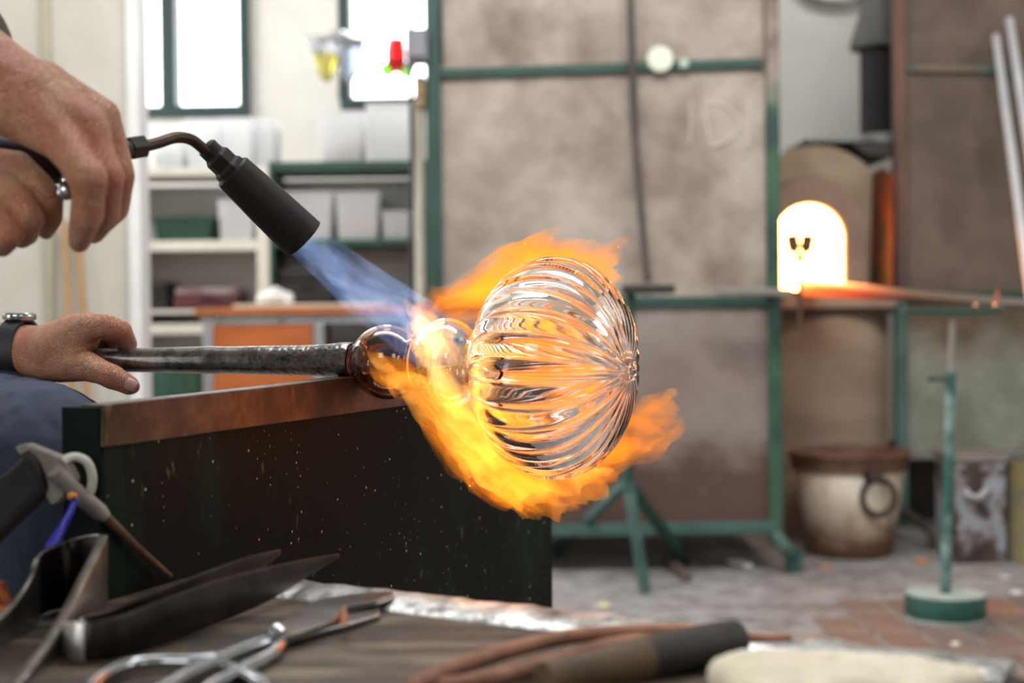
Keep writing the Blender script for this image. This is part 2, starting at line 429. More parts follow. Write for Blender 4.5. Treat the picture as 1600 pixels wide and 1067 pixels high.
for px, r in [(40, 0.0120), (150, 0.0122), (182, 0.0126), (250, 0.0131), (310, 0.0139), (330, 0.0143), (360, 0.0139), (420, 0.0146), (470, 0.0150), (515, 0.0163), (535, 0.0178), (552, 0.0176)]:
    prof.append(((axis_at(px) - Q).dot(Wd), r))
h0 = prof[0][0]; ps = spline([Vector((a, b, 0)) for a, b in prof], 5)
rnd = random.Random(3)
inner = [(prof[-1][0], 0.006), (h0, 0.006)]
mb = MB().lathe([(p.x, p.y) for p in ps], Q, Wd, 40)
mb.build('pipe', pipe_mat(), pipe_root, smooth='auto')

def glass_mat(name, col, rough=0.0, ior=1.47):
    t = NT(name); t.b.inputs['Transmission Weight'].default_value = 1; t.b.inputs['Roughness'].default_value = rough
    t.b.inputs['IOR'].default_value = ior; t.b.inputs['Base Color'].default_value = col
    return t.m
M_glass = glass_mat('hot_clear_glass', (1, 0.985, 0.96, 1), 0.0, 1.5)
glass = thing('glass_globe', GC, 'clear ribbed glass globe with a gourd neck in the flames on the pipe', 'glass globe')
RG, AG = 0.0985, 0.073
NR = 26
def gprof(off):
    """outer (off=0) or inner profile of globe plus neck bubble, from the right pole to the left"""
    a, r = AG - off, RG - off; out = []
    n = 74
    th_end = math.asin((0.026 - off * 0.6) / r)
    for i in range(n + 1):
        t_ = i / n; ang = 0.0 + (math.pi - th_end) * t_
        e = 0.92
        out.append((a * (abs(math.cos(ang)) ** e) * (1 if math.cos(ang) > 0 else -1), r * abs(math.sin(ang)) ** e if i else 0.0, 1.0))
    return out
def lathe_ribbed(mb, prof, amp, n, inner=False):
    k = len(mb.v); m = len(prof)
    sx = AX.cross(Z).normalized(); sy = sx.cross(AX).normalized()
    for i, (h, r) in enumerate([(p[0], p[1]) for p in prof]):
        s_ = min(1.0, r / RG)
        fade = min(1, max(0, (r - 0.006) / 0.03))
        tw = 0.30 * max(0, 1 - s_ / 0.55) ** 2 * (1 if h > 0 else -0.3)
        for j in range(n):
            a = 2 * math.pi * j / n
            rib = abs(math.cos(NR * 0.5 * (a + tw))) ** 0.85 if not inner else 0.5 + 0.5 * math.cos(NR * (a + tw))
            q = r * (1 + amp * fade * (rib - 0.5)) + 0.0006 * math.sin(5 * a + h * 40) * fade
            mb.v.append(tuple(GC + AX * h + (sx * math.cos(a) + sy * math.sin(a)) * q))
    for i in range(m - 1):
        for j in range(n):
            f_ = (k + i * n + j, k + i * n + (j + 1) % n, k + (i + 1) * n + (j + 1) % n, k + (i + 1) * n + j)
            mb.f.append(f_ if not inner else f_[::-1])
    return k
mb = MB(); nj = NR * 10
po = gprof(0.0); pi_ = gprof(0.0042)
def bub(c, hw, r, h_from, h_to, n=22):
    out = []
    for i in range(n + 1):
        h = h_from + (h_to - h_from) * i / n
        q = max(0.0, 1 - ((h - c) / hw) ** 2); out.append((h, r * math.sqrt(q), 0))
    return out
hl = po[-1][0]
neck_o = [(hl - 0.004, 0.0255, 0)] + bub(-0.111, 0.0345, 0.0445, -0.0835, -0.1370) + [(-0.1415, 0.0262, 0), (-0.146, 0.0272, 0)] + bub(-0.176, 0.0365, 0.0365, -0.1505, -0.2085) + [(-0.213, 0.0172, 0)]
neck_i = [(hl - 0.004, 0.0230, 0)] + bub(-0.111, 0.0315, 0.0415, -0.0850, -0.1355) + [(-0.1415, 0.0232, 0), (-0.146, 0.0240, 0)] + bub(-0.176, 0.0335, 0.0335, -0.1520, -0.2060) + [(-0.2115, 0.0140, 0)]
ko = lathe_ribbed(mb, po, 0.10, nj)
ki = lathe_ribbed(mb, pi_, 0.028, nj, True)
e0 = ko + (len(po) - 1) * nj; e1 = ki + (len(pi_) - 1) * nj
for j in range(nj): mb.f.append((e0 + j, e0 + (j + 1) % nj, e1 + (j + 1) % nj, e1 + j))
mb.build('ribbed_globe', M_glass, glass, smooth=True)
# small puckered knot where the ribs meet
mb = MB()
for k in range(7):
    a = k * 2 * math.pi / 7; sx = AX.cross(Z).normalized(); sy = sx.cross(AX).normalized()
    mb.ball(GC + AX * (AG + 0.0005) + (sx * math.cos(a) + sy * math.sin(a)) * 0.0065, 0.0032, nu=12, nv=8)
mb.ball(GC + AX * (AG + 0.001), 0.0042)
mb.build('rib_knot', M_glass, glass, smooth=True)
mb = MB(); nn = 64
k1 = len(mb.v)
def plain(mb, prof, inner=False):
    k = len(mb.v); sx = AX.cross(Z).normalized(); sy = sx.cross(AX).normalized()
    for h, r, _ in prof:
        for j in range(nn):
            a = 2 * math.pi * j / nn; mb.v.append(tuple(GC + AX * h + (sx * math.cos(a) + sy * math.sin(a)) * r))
    for i in range(len(prof) - 1):
        for j in range(nn):
            f_ = (k + i * nn + j, k + i * nn + (j + 1) % nn, k + (i + 1) * nn + (j + 1) % nn, k + (i + 1) * nn + j)
            mb.f.append(f_ if not inner else f_[::-1])
    return k
ko_ = [i for i, q in enumerate(neck_o) if q[0] == -0.1415][0]; ki_ = [i for i, q in enumerate(neck_i) if q[0] == -0.1415][0]
neck_o[0] = (hl - 0.0002, 0.0258, 0); neck_i[0] = (hl - 0.0002, 0.0232, 0)
def shell(po_, pi2, name, m):
    mb = MB(); a_ = plain(mb, po_); b_ = plain(mb, pi2, True)
    e0 = a_ + (len(po_) - 1) * nn; e1 = b_ + (len(pi2) - 1) * nn
    for j in range(nn):
        mb.f.append((a_ + j, b_ + j, b_ + (j + 1) % nn, a_ + (j + 1) % nn))
        mb.f.append((e0 + j, e0 + (j + 1) % nn, e1 + (j + 1) % nn, e1 + j))
    mb.build(name, m, glass, smooth=True)
shell(neck_o[:ko_ + 1], neck_i[:ki_ + 1], 'neck_bubble', M_glass)
shell(neck_o[ko_:], neck_i[ki_:], 'collar_bubble', glass_mat('smoky_amber_glass', (0.50, 0.33, 0.27, 1), 0.0, 1.5))

# ================================================================== TORCH
M_black = mat('sooty_iron', '#15100e', '#231a17', 30, 0.55, 0.3, bump=0.25, bscale=150, bdist=0.0008)
M_brass = mat('dark_brass', '#2e231b', '#45362a', 40, 0.4, 0.8)
M_handle = mat('black_handle', '#14110f', '#1f1a17', 20, 0.6)
M_chrome = mat('bright_metal', '#b9bcc0', '#9a9da1', 20, 0.2, 1.0)
b0 = P(361, 266, 1.215); b1 = P(474, 373, 1.245); bd = (b1 - b0).normalized()
torch = thing('gas_torch', P(100, 260, 1.07), 'sooty black gas torch with bent tube held in the upper hand', 'torch')
bl = (b1 - b0).length
MB().lathe([(0.0, 0.0), (0, 0.0150), (0.002, 0.0172), (bl * 0.5, 0.0193), (bl, 0.0206), (bl, 0.0180), (bl * 0.3, 0.0170), (bl * 0.3, 0.0)], b0, bd, 48).build('burner_barrel', M_black, torch, smooth='auto')
MB().lathe([(-0.020, 0.0095), (-0.016, 0.0125), (-0.006, 0.0125), (-0.004, 0.0145), (0.002, 0.0150)], b0, bd, 6).build('hex_nut', M_black, torch, bevel=0.0008)
MB().lathe([(-0.030, 0.0066), (-0.028, 0.0095), (-0.018, 0.0095), (-0.016, 0.007)], b0, bd, 12).build('collar', M_black, torch, smooth='auto')
tp = spline([P(215, 231, 1.13), P(245, 224, 1.15), P(275, 215, 1.17), P(300, 219, 1.185), P(322, 236, 1.2), tuple(b0 - bd * 0.02)], 8)
MB().tube(tp, 0.0047, 16).build('neck_tube', M_brass, torch, smooth=True)
hd = (P(232, 229, 1.135) - P(190, 236, 1.11)).normalized()
MB().lathe([(0, 0.008), (0.002, 0.0098), (0.018, 0.0098), (0.020, 0.007)], P(196, 233, 1.115), hd, 6).build('hex_nut', M_black, torch, bevel=0.0006)
MB().tube(spline([P(205, 232, 1.12), P(150, 243, 1.09), P(90, 252, 1.07), P(0, 246, 1.065), P(-120, 242, 1.06)], 5), [0.008] * 5 + [0.017] * 16, 20).build('handle', M_handle, torch, smooth='auto')
kn = P(105, 300, 1.012)
MB().lathe([(0, 0.0), (0, 0.004), (0.003, 0.0058), (0.008, 0.0058), (0.010, 0.003), (0.010, 0)], kn, (0.2, -0.9, -0.1), 16).build('valve_knob', M_chrome, torch, smooth='auto')
MB().tube([kn, P(92, 268, 1.07)], 0.0035, 10).build('valve_stem', M_chrome, torch, smooth=True)
MB().tube(spline([P(-110, 262, 1.06), P(-300, 330, 1.1), P(-420, 600, 1.2), (-0.75, 1.25, 0.3), (-0.95, 1.3, 0.02), (-1.6, 1.4, 0.012)], 8), 0.007, 12).build('gas_hose', mat('rubber_hose', '#2a2320', '#332b27', 10, 0.7), torch, smooth=True)

# ================================================================== FLAMES (glowing gas inside real bodies of flame)
def fire_mat(name, col, strength, scale, flow, lo=0.35, hi=0.62, col2=None, soot=0):
    t = NT(name); t.t.nodes.remove(t.b)
    f = Vector(flow).normalized(); q = f.to_track_quat('X', 'Z').to_euler()
    tc = t.n('ShaderNodeTexCoord'); mp = t.n('ShaderNodeMapping', vector_type='TEXTURE'); mp.inputs['Rotation'].default_value = q
    mp.inputs['Scale'].default_value = (2.6, 1, 1); t.l(tc.outputs['Object'], mp.inputs[0])
    nz = t.n('ShaderNodeTexNoise'); nz.inputs['Scale'].default_value = scale; nz.inputs['Detail'].default_value = 4; nz.inputs['Roughness'].default_value = 0.6
    nz.inputs['Distortion'].default_value = 0.6
    t.l(mp.outputs[0], nz.inputs['Vector'])
    d = t.ramp(nz.outputs[0], [(lo, K0), (hi, W1)])
    em = t.n('ShaderNodeEmission')
    t.l(t.mix(d, tuple(col) + (1,), tuple(col2 or col) + (1,)), em.inputs[0])
    t.l(t.math('MULTIPLY', t.math('ADD', t.math('MULTIPLY', d, 0.94), 0.06), strength), em.inputs[1])
    if soot:
        ab = t.n('ShaderNodeVolumeAbsorption'); ab.inputs['Color'].default_value = (0.95, 0.55, 0.12, 1)
        t.l(t.math('MULTIPLY', d, soot), ab.inputs['Density'])
        ad = t.n('ShaderNodeAddShader'); t.l(em.outputs[0], ad.inputs[0]); t.l(ab.outputs[0], ad.inputs[1])
        t.l(ad.outputs[0], t.out.inputs['Volume'])
    else: t.l(em.outputs[0], t.out.inputs['Volume'])
    return t.m
def lick(flow, amp, s1=26, along=0.35):
    f = Vector(flow).normalized()
    def w_(co, nr):
        c = co - f * co.dot(f) * (1 - along)
        n1 = noise.noise(c * s1) ; n2 = noise.noise(c * s1 * 2.3 + Vector((5, 3, 1))); n3 = noise.noise(c * s1 * 5 + Vector((1, 7, 3)))
        a = amp * (n1 + 0.6 * n2 + 0.3 * n3)
        return nr * a + f * max(0, a) * 1.2
    return w_
flame = thing('torch_flame', P(480, 385, 1.25), 'blue gas jet bursting into orange flames around the glass globe', 'flame')
ORA = (1.0, 0.22, 0.008); YEL = (1.0, 0.36, 0.03)
def plume(name, chains, flow, outer, inner, amp, s1, along, voxel=0.0028):
    o = organic(name, [px_chain(c) for c in chains], outer, flame, voxel, 3, lick(flow, amp, s1, along))
    ch = [px_chain([(x, y, d, r * 0.62) for x, y, d, r in c]) for c in chains]
    q = organic('flame_core', ch, inner, None, voxel, 3, lick(flow, amp * 0.8, s1 * 1.2, along))
    q.parent = o; q.matrix_parent_inverse = Matrix.Identity(4)
    if o.parent: q.matrix_parent_inverse = (Matrix.Translation(flame.location) @ o.matrix_parent_inverse).inverted()
    return o
jd = P(690, 530, 1.34) - P(478, 380, 1.25)
plume('blue_jet', [[(480, 378, 1.248, 32), (520, 412, 1.262, 38), (560, 446, 1.28, 45), (610, 484, 1.30, 50), (650, 510, 1.325, 48), (690, 535, 1.345, 40)]], jd,
      fire_mat('blue_gas', (0.16, 0.34, 0.95), 11, 50, jd, 0.40, 0.66, (0.40, 0.60, 1.0)), fire_mat('pale_blue_gas', (0.20, 0.40, 0.95), 14, 60, jd, 0.40, 0.64, (0.55, 0.70, 1.0)), 0.006, 44, 0.15)
dn = P(900, 760, 1.4) - P(620, 560, 1.33)
plume('lower_plume', [
    [(566, 536, 1.33, 8), (598, 570, 1.315, 20), (640, 600, 1.295, 28), (685, 640, 1.29, 42), (730, 690, 1.30, 50), (775, 735, 1.33, 54), (830, 757, 1.37, 48), (880, 755, 1.39, 36), (925, 742, 1.4, 20), (955, 735, 1.4, 8)],
    [(770, 725, 1.34, 40), (802, 775, 1.345, 25), (816, 805, 1.345, 8)],
    [(720, 690, 1.30, 34), (728, 735, 1.30, 18), (735, 762, 1.30, 6)],
    [(640, 610, 1.295, 24), (650, 640, 1.295, 15), (662, 668, 1.295, 6)],
    [(590, 560, 1.318, 17), (602, 592, 1.31, 12), (618, 622, 1.305, 5)],
    [(830, 765, 1.37, 30), (868, 788, 1.37, 17), (900, 790, 1.37, 6)]], dn,
    fire_mat('orange_gas', ORA, 34, 42, dn, 0.38, 0.66, YEL, 40), fire_mat('orange_gas_core', YEL, 62, 48, dn, 0.38, 0.62, (1.0, 0.50, 0.08), 30), 0.0095, 34, 0.5)
plume('core_plume', [
    [(655, 505, 1.33, 26), (680, 540, 1.295, 36), (690, 590, 1.285, 36), (715, 640, 1.285, 32), (745, 600, 1.29, 24), (745, 540, 1.30, 24)],
    [(655, 505, 1.33, 22), (640, 480, 1.33, 12), (632, 466, 1.33, 5)],
    [(745, 600, 1.29, 22), (752, 650, 1.29, 24), (768, 695, 1.30, 24)]], dn,
    fire_mat('yellow_gas', (1.0, 0.33, 0.03), 42, 40, dn, 0.38, 0.64, (1.0, 0.52, 0.09), 20), fire_mat('yellow_gas_core', (1.0, 0.45, 0.08), 52, 44, dn, 0.38, 0.64, (1.0, 0.66, 0.20), 0), 0.008, 36, 0.6)
up = P(960, 390, 1.46) - P(690, 480, 1.36)
plume('upper_plume', [
    [(650, 492, 1.36, 12), (690, 480, 1.375, 28), (740, 468, 1.40, 40), (790, 438, 1.42, 52), (840, 418, 1.43, 50), (890, 420, 1.44, 46), (935, 412, 1.445, 32), (970, 382, 1.45, 10)],
    [(820, 415, 1.43, 36), (850, 385, 1.43, 20), (866, 366, 1.43, 7)],
    [(770, 430, 1.43, 30), (800, 395, 1.43, 16), (822, 376, 1.43, 5)],
    [(935, 420, 1.44, 26), (958, 432, 1.44, 12), (966, 440, 1.44, 5)],
    [(690, 470, 1.375, 20), (674, 452, 1.375, 7)]], up,
    fire_mat('orange_gas_up', ORA, 34, 42, up, 0.36, 0.64, YEL, 45), fire_mat('orange_gas_up_core', ORA, 50, 48, up, 0.38, 0.62, YEL, 40), 0.0095, 34, 0.5, 0.003)
rt = P(1050, 670, 1.5) - P(880, 720, 1.42)
plume('back_plume', [
    [(800, 560, 1.455, 60), (860, 590, 1.47, 75), (900, 650, 1.475, 70), (930, 700, 1.475, 56), (980, 690, 1.48, 46), (1020, 676, 1.48, 28), (1056, 672, 1.48, 8)],
    [(980, 680, 1.48, 34), (1015, 645, 1.48, 20), (1040, 618, 1.48, 6)],
    [(800, 560, 1.455, 60), (830, 500, 1.455, 55), (880, 470, 1.46, 40)]], rt,
    fire_mat('orange_gas_back', ORA, 28, 36, rt, 0.36, 0.64, YEL, 35), fire_mat('orange_gas_back_core', ORA, 26, 40, rt, 0.36, 0.62, YEL, 30), 0.011, 30, 0.5, 0.0035)

# ================================================================== WORKERS
M_skin = skin_mat('skin_tan', '#b57d5c', '#cf9d7e', '#c07a62')
M_nail = mat('nail', '#c9998c', '#bf8c80', 30, 0.35)
M_over = mat('blue_grey_twill', '#2a3144', '#3b4459', 7, 0.85, bump=0.3, bscale=420, bdist=0.0005)
M_hair = mat('dark_hair', '#2a211b', '#3a2f27', 60, 0.6)
# --- seated worker: hand on the pipe
ws = thing('person', P(-300, 900, 1.7), 'worker in blue-grey clothes and black wristwatch gripping the blowpipe', 'person')
organic('arm', [
    px_chain([(-420, 470, 1.85, 70), (-200, 535, 1.66, 58), (-60, 548, 1.59, 47), (25, 546, 1.578, 41)]),
    px_chain([(25, 546, 1.578, 41), (62, 550, 1.562, 41), (98, 545, 1.535, 46), (124, 524, 1.515, 33)]),
    px_chain([(60, 560, 1.555, 36), (95, 570, 1.525, 28), (135, 572, 1.49, 24), (160, 582, 1.480, 19.5), (176, 589, 1.476, 20), (190, 596, 1.476, 17), (202, 602, 1.478, 15.5), (207, 604, 1.478, 12)]),
    px_chain([(110, 530, 1.525, 36), (138, 511, 1.50, 22), (165, 508, 1.50, 18), (189, 516, 1.51, 17), (200, 538, 1.535, 14.5), (188, 562, 1.555, 12)]),
    px_chain([(112, 522, 1.55, 32), (142, 508, 1.535, 21), (180, 518, 1.56, 17), (188, 548, 1.58, 14.5), (170, 572, 1.58, 12)]),
    px_chain([(108, 528, 1.575, 30), (138, 515, 1.57, 20), (165, 530, 1.59, 16), (170, 558, 1.60, 13.5), (150, 575, 1.59, 11)]),
    px_chain([(98, 540, 1.59, 28), (125, 528, 1.60, 18), (145, 545, 1.61, 14), (142, 565, 1.61, 11.5)])],
    M_skin, ws, 0.0021, 4)
# thumbnail: curved plate lying on the thumb tip
tn = P(203, 601, 1.478)
tdir = (P(208, 605, 1.478) - P(186, 595, 1.478)).normalized(); tf = (CO - tn).normalized(); tsd = tdir.cross(tf).normalized()
mb = MB(); k = 0; nu_, nv_ = 8, 8
for i in range(nu_ + 1):
    for j in range(nv_ + 1):
        a = (i / nu_ - 0.5) * 2; b = (j / nv_ - 0.5) * 2
        wv = 0.0058 * math.sqrt(max(0.05, 1 - (abs(a) ** 3) * 0.45))
        mb.v.append(tuple(tn + tdir * (a * 0.0068 + 0.0005) + tsd * b * wv + tf * (0.0104 - 0.0022 * b * b - 0.0016 * max(0, a))))
for i in range(nu_):
    for j in range(nv_):
        q = i * (nv_ + 1) + j; mb.f.append((q, q + 1, q + nv_ + 2, q + nv_ + 1))
o = mb.build('thumbnail', M_nail, ws, smooth=True); sd = o.modifiers.new('s', 'SOLIDIFY'); sd.thickness = 0.0012; sd.offset = -1
# wristwatch
wc = P(30, 546, 1.576); wax = (P(62, 550, 1.565) - P(-60, 547, 1.585)).normalized()
watch = bpy.data.objects.new('wristwatch', None); COL.objects.link(watch); watch.location = wc; put(watch, ws); watch.matrix_parent_inverse = Matrix.Translation(-ws.location)
tag(watch, 'black strap wristwatch with a steel case')
M_strap = mat('black_strap', '#121316', '#1c1e22', 30, 0.5, bump=0.2, bscale=200)
sy_ = wax.cross(Z).normalized(); sz_ = sy_.cross(wax).normalized()
if sz_.z < 0: sz_ = -sz_
def ring(rx, rz, w_, t_, a0=0, a1=360, n=48):
    m = MB(); cnt = n + 1
    for i in range(cnt):
        a = R(a0 + (a1 - a0) * i / n); d = sy_ * math.cos(a) + sz_ * math.sin(a)
        c = wc + sy_ * rx * math.cos(a) + sz_ * rz * math.sin(a)
        for e, f in ((-1, 0), (1, 0), (1, 1), (-1, 1)): m.v.append(tuple(c + wax * w_ / 2 * e + d * t_ * f))
    for i in range(n):
        for j in range(4): m.f.append((i * 4 + j, i * 4 + (j + 1) % 4, i * 4 + 4 + (j + 1) % 4, i * 4 + 4 + j))
    return m
so = ring(0.0302, 0.0312, 0.0205, 0.0032).build('strap', M_strap, None, smooth='auto'); put(so, watch); so.matrix_parent_inverse = Matrix.Translation(-wc)
ct = wc + sz_ * 0.0325
so = MB().lathe([(0, 0.0), (0, 0.0165), (0.002, 0.018), (0.006, 0.018), (0.008, 0.0165), (0.0085, 0.0)], ct, sz_, 36).build('case', M_chrome, None, smooth='auto'); put(so, watch); so.matrix_parent_inverse = Matrix.Translation(-wc)
so = MB().box(-0.006, 0.006, -0.010, 0.010, -0.002, 0.002)
so.v = [tuple(wc - sz_ * 0.036 + wax * a + sy_ * b + sz_ * c) for a, b, c in so.v]
so = so.build('buckle', M_chrome, None, bevel=0.001); put(so, watch); so.matrix_parent_inverse = Matrix.Translation(-wc)
# clothes: sleeve, shirt and trousers out to the edge of the view and past it
def fold(amp, s):
    return lambda co, nr: nr * (amp * noise.noise(co * s) + amp * 0.5 * abs(noise.noise(Vector((co.x * 2, co.y * 2, co.z * 0.6)) * s * 2)))
sh = Vector((-1.02, 2.05, 1.16))
organic('shirt', [
    [(P(-330, 500, 1.78), 0.056), (Vector((-0.98, 2.0, 0.9)), 0.062), (sh, 0.085)],
    [(sh, 0.095), (Vector((-1.05, 2.25, 1.15)), 0.11), (Vector((-1.05, 2.2, 0.85)), 0.15), (Vector((-1.05, 2.2, 0.56)), 0.16)],
    [(Vector((-1.05, 2.25, 1.15)), 0.11), (Vector((-1.08, 2.42, 1.14)), 0.085), (Vector((-1.02, 2.46, 0.86)), 0.06), (Vector((-0.8, 2.3, 0.72)), 0.05)]],
    M_over, ws, 0.008, 4, fold(0.008, 11))
organic('trousers', [
    [(Vector((-1.05, 2.15, 0.56)), 0.16), (P(-180, 720, 1.75), 0.105), (P(10, 700, 1.56), 0.088), (P(68, 725, 1.46), 0.078), (P(40, 900, 1.46), 0.066), (P(30, 1180, 1.46), 0.06)],
    [(Vector((-1.05, 2.25, 0.56)), 0.16), (P(-130, 690, 2.1), 0.10), (P(70, 700, 1.9), 0.08), (P(60, 1000, 1.9), 0.06)]],
    M_over, ws, 0.006, 4, fold(0.007, 14))
organic('head', [[(Vector((-1.05, 2.22, 1.25)), 0.055), (Vector((-1.03, 2.18, 1.36)), 0.058)],
                 [(Vector((-1.04, 2.18, 1.44)), 0.095), (Vector((-1.0, 2.14, 1.40)), 0.08), (Vector((-0.985, 2.11, 1.345)), 0.05)],
                 [(Vector((-0.925, 2.06, 1.43)), 0.012), (Vector((-0.905, 2.04, 1.40)), 0.016)]], M_skin, ws, 0.006, 4)
organic('hair', [[(Vector((-1.06, 2.2, 1.47)), 0.098), (Vector((-1.09, 2.23, 1.42)), 0.085)]], M_hair, ws, 0.006, 3)
# --- standing worker: both hands on the torch
wt = thing('person', (-1.1, 0.9, 0), 'standing worker whose two bare hands hold the gas torch', 'person')
organic('upper_hand', [
    px_chain([(-620, -160, 1.15, 100), (-300, -55, 1.08, 92), (-120, 55, 1.04, 82), (-15, 128, 1.01, 74)]),
    px_chain([(-15, 128, 1.01, 74), (45, 160, 1.005, 66), (95, 188, 1.0, 48)]),
    px_chain([(30, 160, 1.0, 60), (98, 220, 0.985, 35), (118, 250, 0.975, 29), (137, 278, 0.966, 31), (138, 305, 0.972, 26), (136, 335, 0.980, 26), (128, 362, 0.992, 21), (124, 378, 1.0, 17)]),
    px_chain([(40, 150, 1.01, 62), (135, 198, 0.998, 35), (152, 240, 0.995, 28), (166, 276, 0.99, 29), (166, 305, 0.998, 24), (164, 334, 1.008, 24), (146, 362, 1.02, 19)]),
    px_chain([(60, 150, 1.02, 58), (156, 184, 1.018, 33), (174, 232, 1.018, 25), (186, 274, 1.015, 25), (185, 300, 1.022, 21), (180, 326, 1.032, 21), (158, 350, 1.045, 18)]),
    px_chain([(60, 150, 1.03, 54), (160, 186, 1.045, 29), (186, 268, 1.055, 23), (184, 312, 1.065, 19), (165, 335, 1.075, 16)])],
    M_skin, wt, 0.0019, 3)
organic('lower_hand', [
    px_chain([(-520, 520, 1.20, 95), (-240, 430, 1.13, 82), (-90, 345, 1.09, 74)]),
    px_chain([(-90, 345, 1.09, 74), (-40, 300, 1.075, 62), (0, 268, 1.065, 42)]),
    px_chain([(-24, 268, 1.055, 40), (26, 262, 1.04, 27), (58, 288, 1.022, 23), (74, 312, 1.018, 25), (78, 340, 1.03, 20), (72, 362, 1.045, 13)]),
    px_chain([(-40, 282, 1.05, 46), (4, 288, 1.028, 28), (34, 318, 1.005, 23), (46, 342, 1.0, 24), (42, 366, 1.015, 18), (34, 376, 1.025, 13)]),
    px_chain([(-60, 315, 1.05, 46), (-18, 316, 1.02, 28), (6, 346, 0.995, 23), (14, 366, 0.99, 23), (4, 386, 1.005, 16)]),
    px_chain([(-70, 350, 1.06, 42), (-38, 345, 1.02, 26), (-18, 372, 0.995, 21), (-28, 394, 1.005, 15)]),
    px_chain([(-60, 320, 1.12, 40), (0, 270, 1.125, 28), (55, 246, 1.11, 20), (85, 238, 1.10, 15)])],
    M_skin, wt, 0.0019, 3)
M_cuff = mat('olive_grey_cuff', '#4d483e', '#5d574b', 10, 0.85, bump=0.3, bscale=400, bdist=0.0005)
organic('sleeve', [
    [(P(-75, 82, 1.03), 0.043), (P(-300, -55, 1.08), 0.052), (P(-620, -160, 1.15), 0.058), (Vector((-0.96, 0.96, 1.38)), 0.075)],
    [(P(-330, 465, 1.20), 0.048), (P(-560, 530, 1.22), 0.055), (Vector((-0.98, 1.1, 1.05)), 0.06), (Vector((-0.98, 1.08, 1.38)), 0.08)]],
    M_cuff, wt, 0.006, 3, fold(0.004, 16))
organic('body', [
    [(Vector((-1.0, 1.05, 1.38)), 0.10), (Vector((-1.12, 0.92, 1.4)), 0.10), (Vector((-1.2, 0.76, 1.38)), 0.10)],
    [(Vector((-1.15, 0.9, 1.38)), 0.14), (Vector((-1.15, 0.9, 1.1)), 0.16), (Vector((-1.15, 0.9, 0.9)), 0.165)],
    [(Vector((-1.13, 0.99, 0.9)), 0.11), (Vector((-1.1, 1.02, 0.48)), 0.075), (Vector((-1.12, 1.02, 0.07)), 0.06), (Vector((-1.0, 1.06, 0.045)), 0.045)],
    [(Vector((-1.17, 0.81, 0.9)), 0.11), (Vector((-1.16, 0.78, 0.48)), 0.075), (Vector((-1.18, 0.78, 0.07)), 0.06), (Vector((-1.06, 0.8, 0.045)), 0.045)]],
    M_cuff, wt, 0.010, 4, fold(0.008, 9))
organic('head', [[(Vector((-1.13, 0.92, 1.5)), 0.06), (Vector((-1.1, 0.94, 1.6)), 0.06)],
                 [(Vector((-1.1, 0.94, 1.69)), 0.098), (Vector((-1.06, 0.96, 1.64)), 0.08), (Vector((-1.035, 0.98, 1.58)), 0.052)],
                 [(Vector((-0.985, 1.01, 1.67)), 0.012), (Vector((-0.965, 1.02, 1.645)), 0.016)]], M_skin, wt, 0.006, 4)
organic('hair', [[(Vector((-1.12, 0.925, 1.72)), 0.1), (Vector((-1.15, 0.91, 1.67)), 0.088)]], M_hair, wt, 0.006, 3)

# ================================================================== TOOL TABLE
TZ = 0.65
def tabletop_mat():
    t = NT('scarred_tabletop'); t.b.inputs['Roughness'].default_value = 0.62
    a = t.ramp(t.noise(13, 6, 0.6, (0.6, 2.4, 1), 0.5), [(0.40, lin('#0f0b09')), (0.48, lin('#32271f')), (0.55, lin('#58493b')), (0.64, lin('#8d7e6b'))])
    b = t.ramp(t.noise(45, 5, 0.65, (1, 2, 1)), [(0.4, lin('#2c2018')), (0.65, lin('#655646'))])
    t.l(t.mix(0.28, a, b), t.b.inputs['Base Color']); t.bump(t.noise(70, 5), 0.4, 0.0015); return t.m
e1 = G(190, 890, TZ); e2 = G(1585, 1053, TZ); ed = (e2 - e1).normalized()
# keep the far-left corner just in front of the bench side
a_pt = Vector((A0.x, A0.y, TZ)); k_ = ((a_pt + N * 0.004 - e1).dot(N)) / ed.dot(N)
c1 = e1 + ed * max(k_, 0.0)
poly = [c1, Vector((a_pt.x, a_pt.y, TZ)) + N * 0.005 - U * 0.012, G(-60, 955, TZ), Vector((-0.62, 0.9, TZ)), Vector((-0.62, 0.35, TZ)), Vector((0.45, 0.35, TZ)), e2]
poly = [Vector((p.x, p.y, TZ)) for p in poly]
table = thing('tool_table', (0, 0.6, 0), 'scarred dark wooden tool table with a metal-bound far edge in front', 'table')
MB().prism(poly[::-1], (0, 0, -0.03)).build('tabletop', tabletop_mat(), table, bevel=0.002)
for x, y in ((-0.55, 0.42), (0.38, 0.42), (-0.55, 0.84), (0.26, 0.74)):
    MB().box(x - 0.025, x + 0.025, y - 0.025, y + 0.025, 0, TZ - 0.03).build('leg', M_green, table)
def lip_mat():
    t = NT('worn_zinc'); f = t.noise(40, 6, 0.7)
    t.l(t.ramp(f, [(0.33, lin('#4a4744')), (0.46, lin('#a3a2a0')), (0.62, lin('#dcdcdc'))]), t.b.inputs['Base Color'])
    t.l(t.ramp(f, [(0.36, K0), (0.55, W1)]), t.b.inputs['Metallic']); t.b.inputs['Roughness'].default_value = 0.38
    t.bump(t.noise(110, 5), 0.6, 0.002); return t.m
c1b = e1 + ed * (G(380, 913, TZ) - e1).dot(ed)
lp = [c1b + (e2 - c1b) * (i / 60) for i in range(61)]
perp = Vector((ed.y, -ed.x, 0)); perp = -perp if perp.y > 0 else perp
mb = MB()
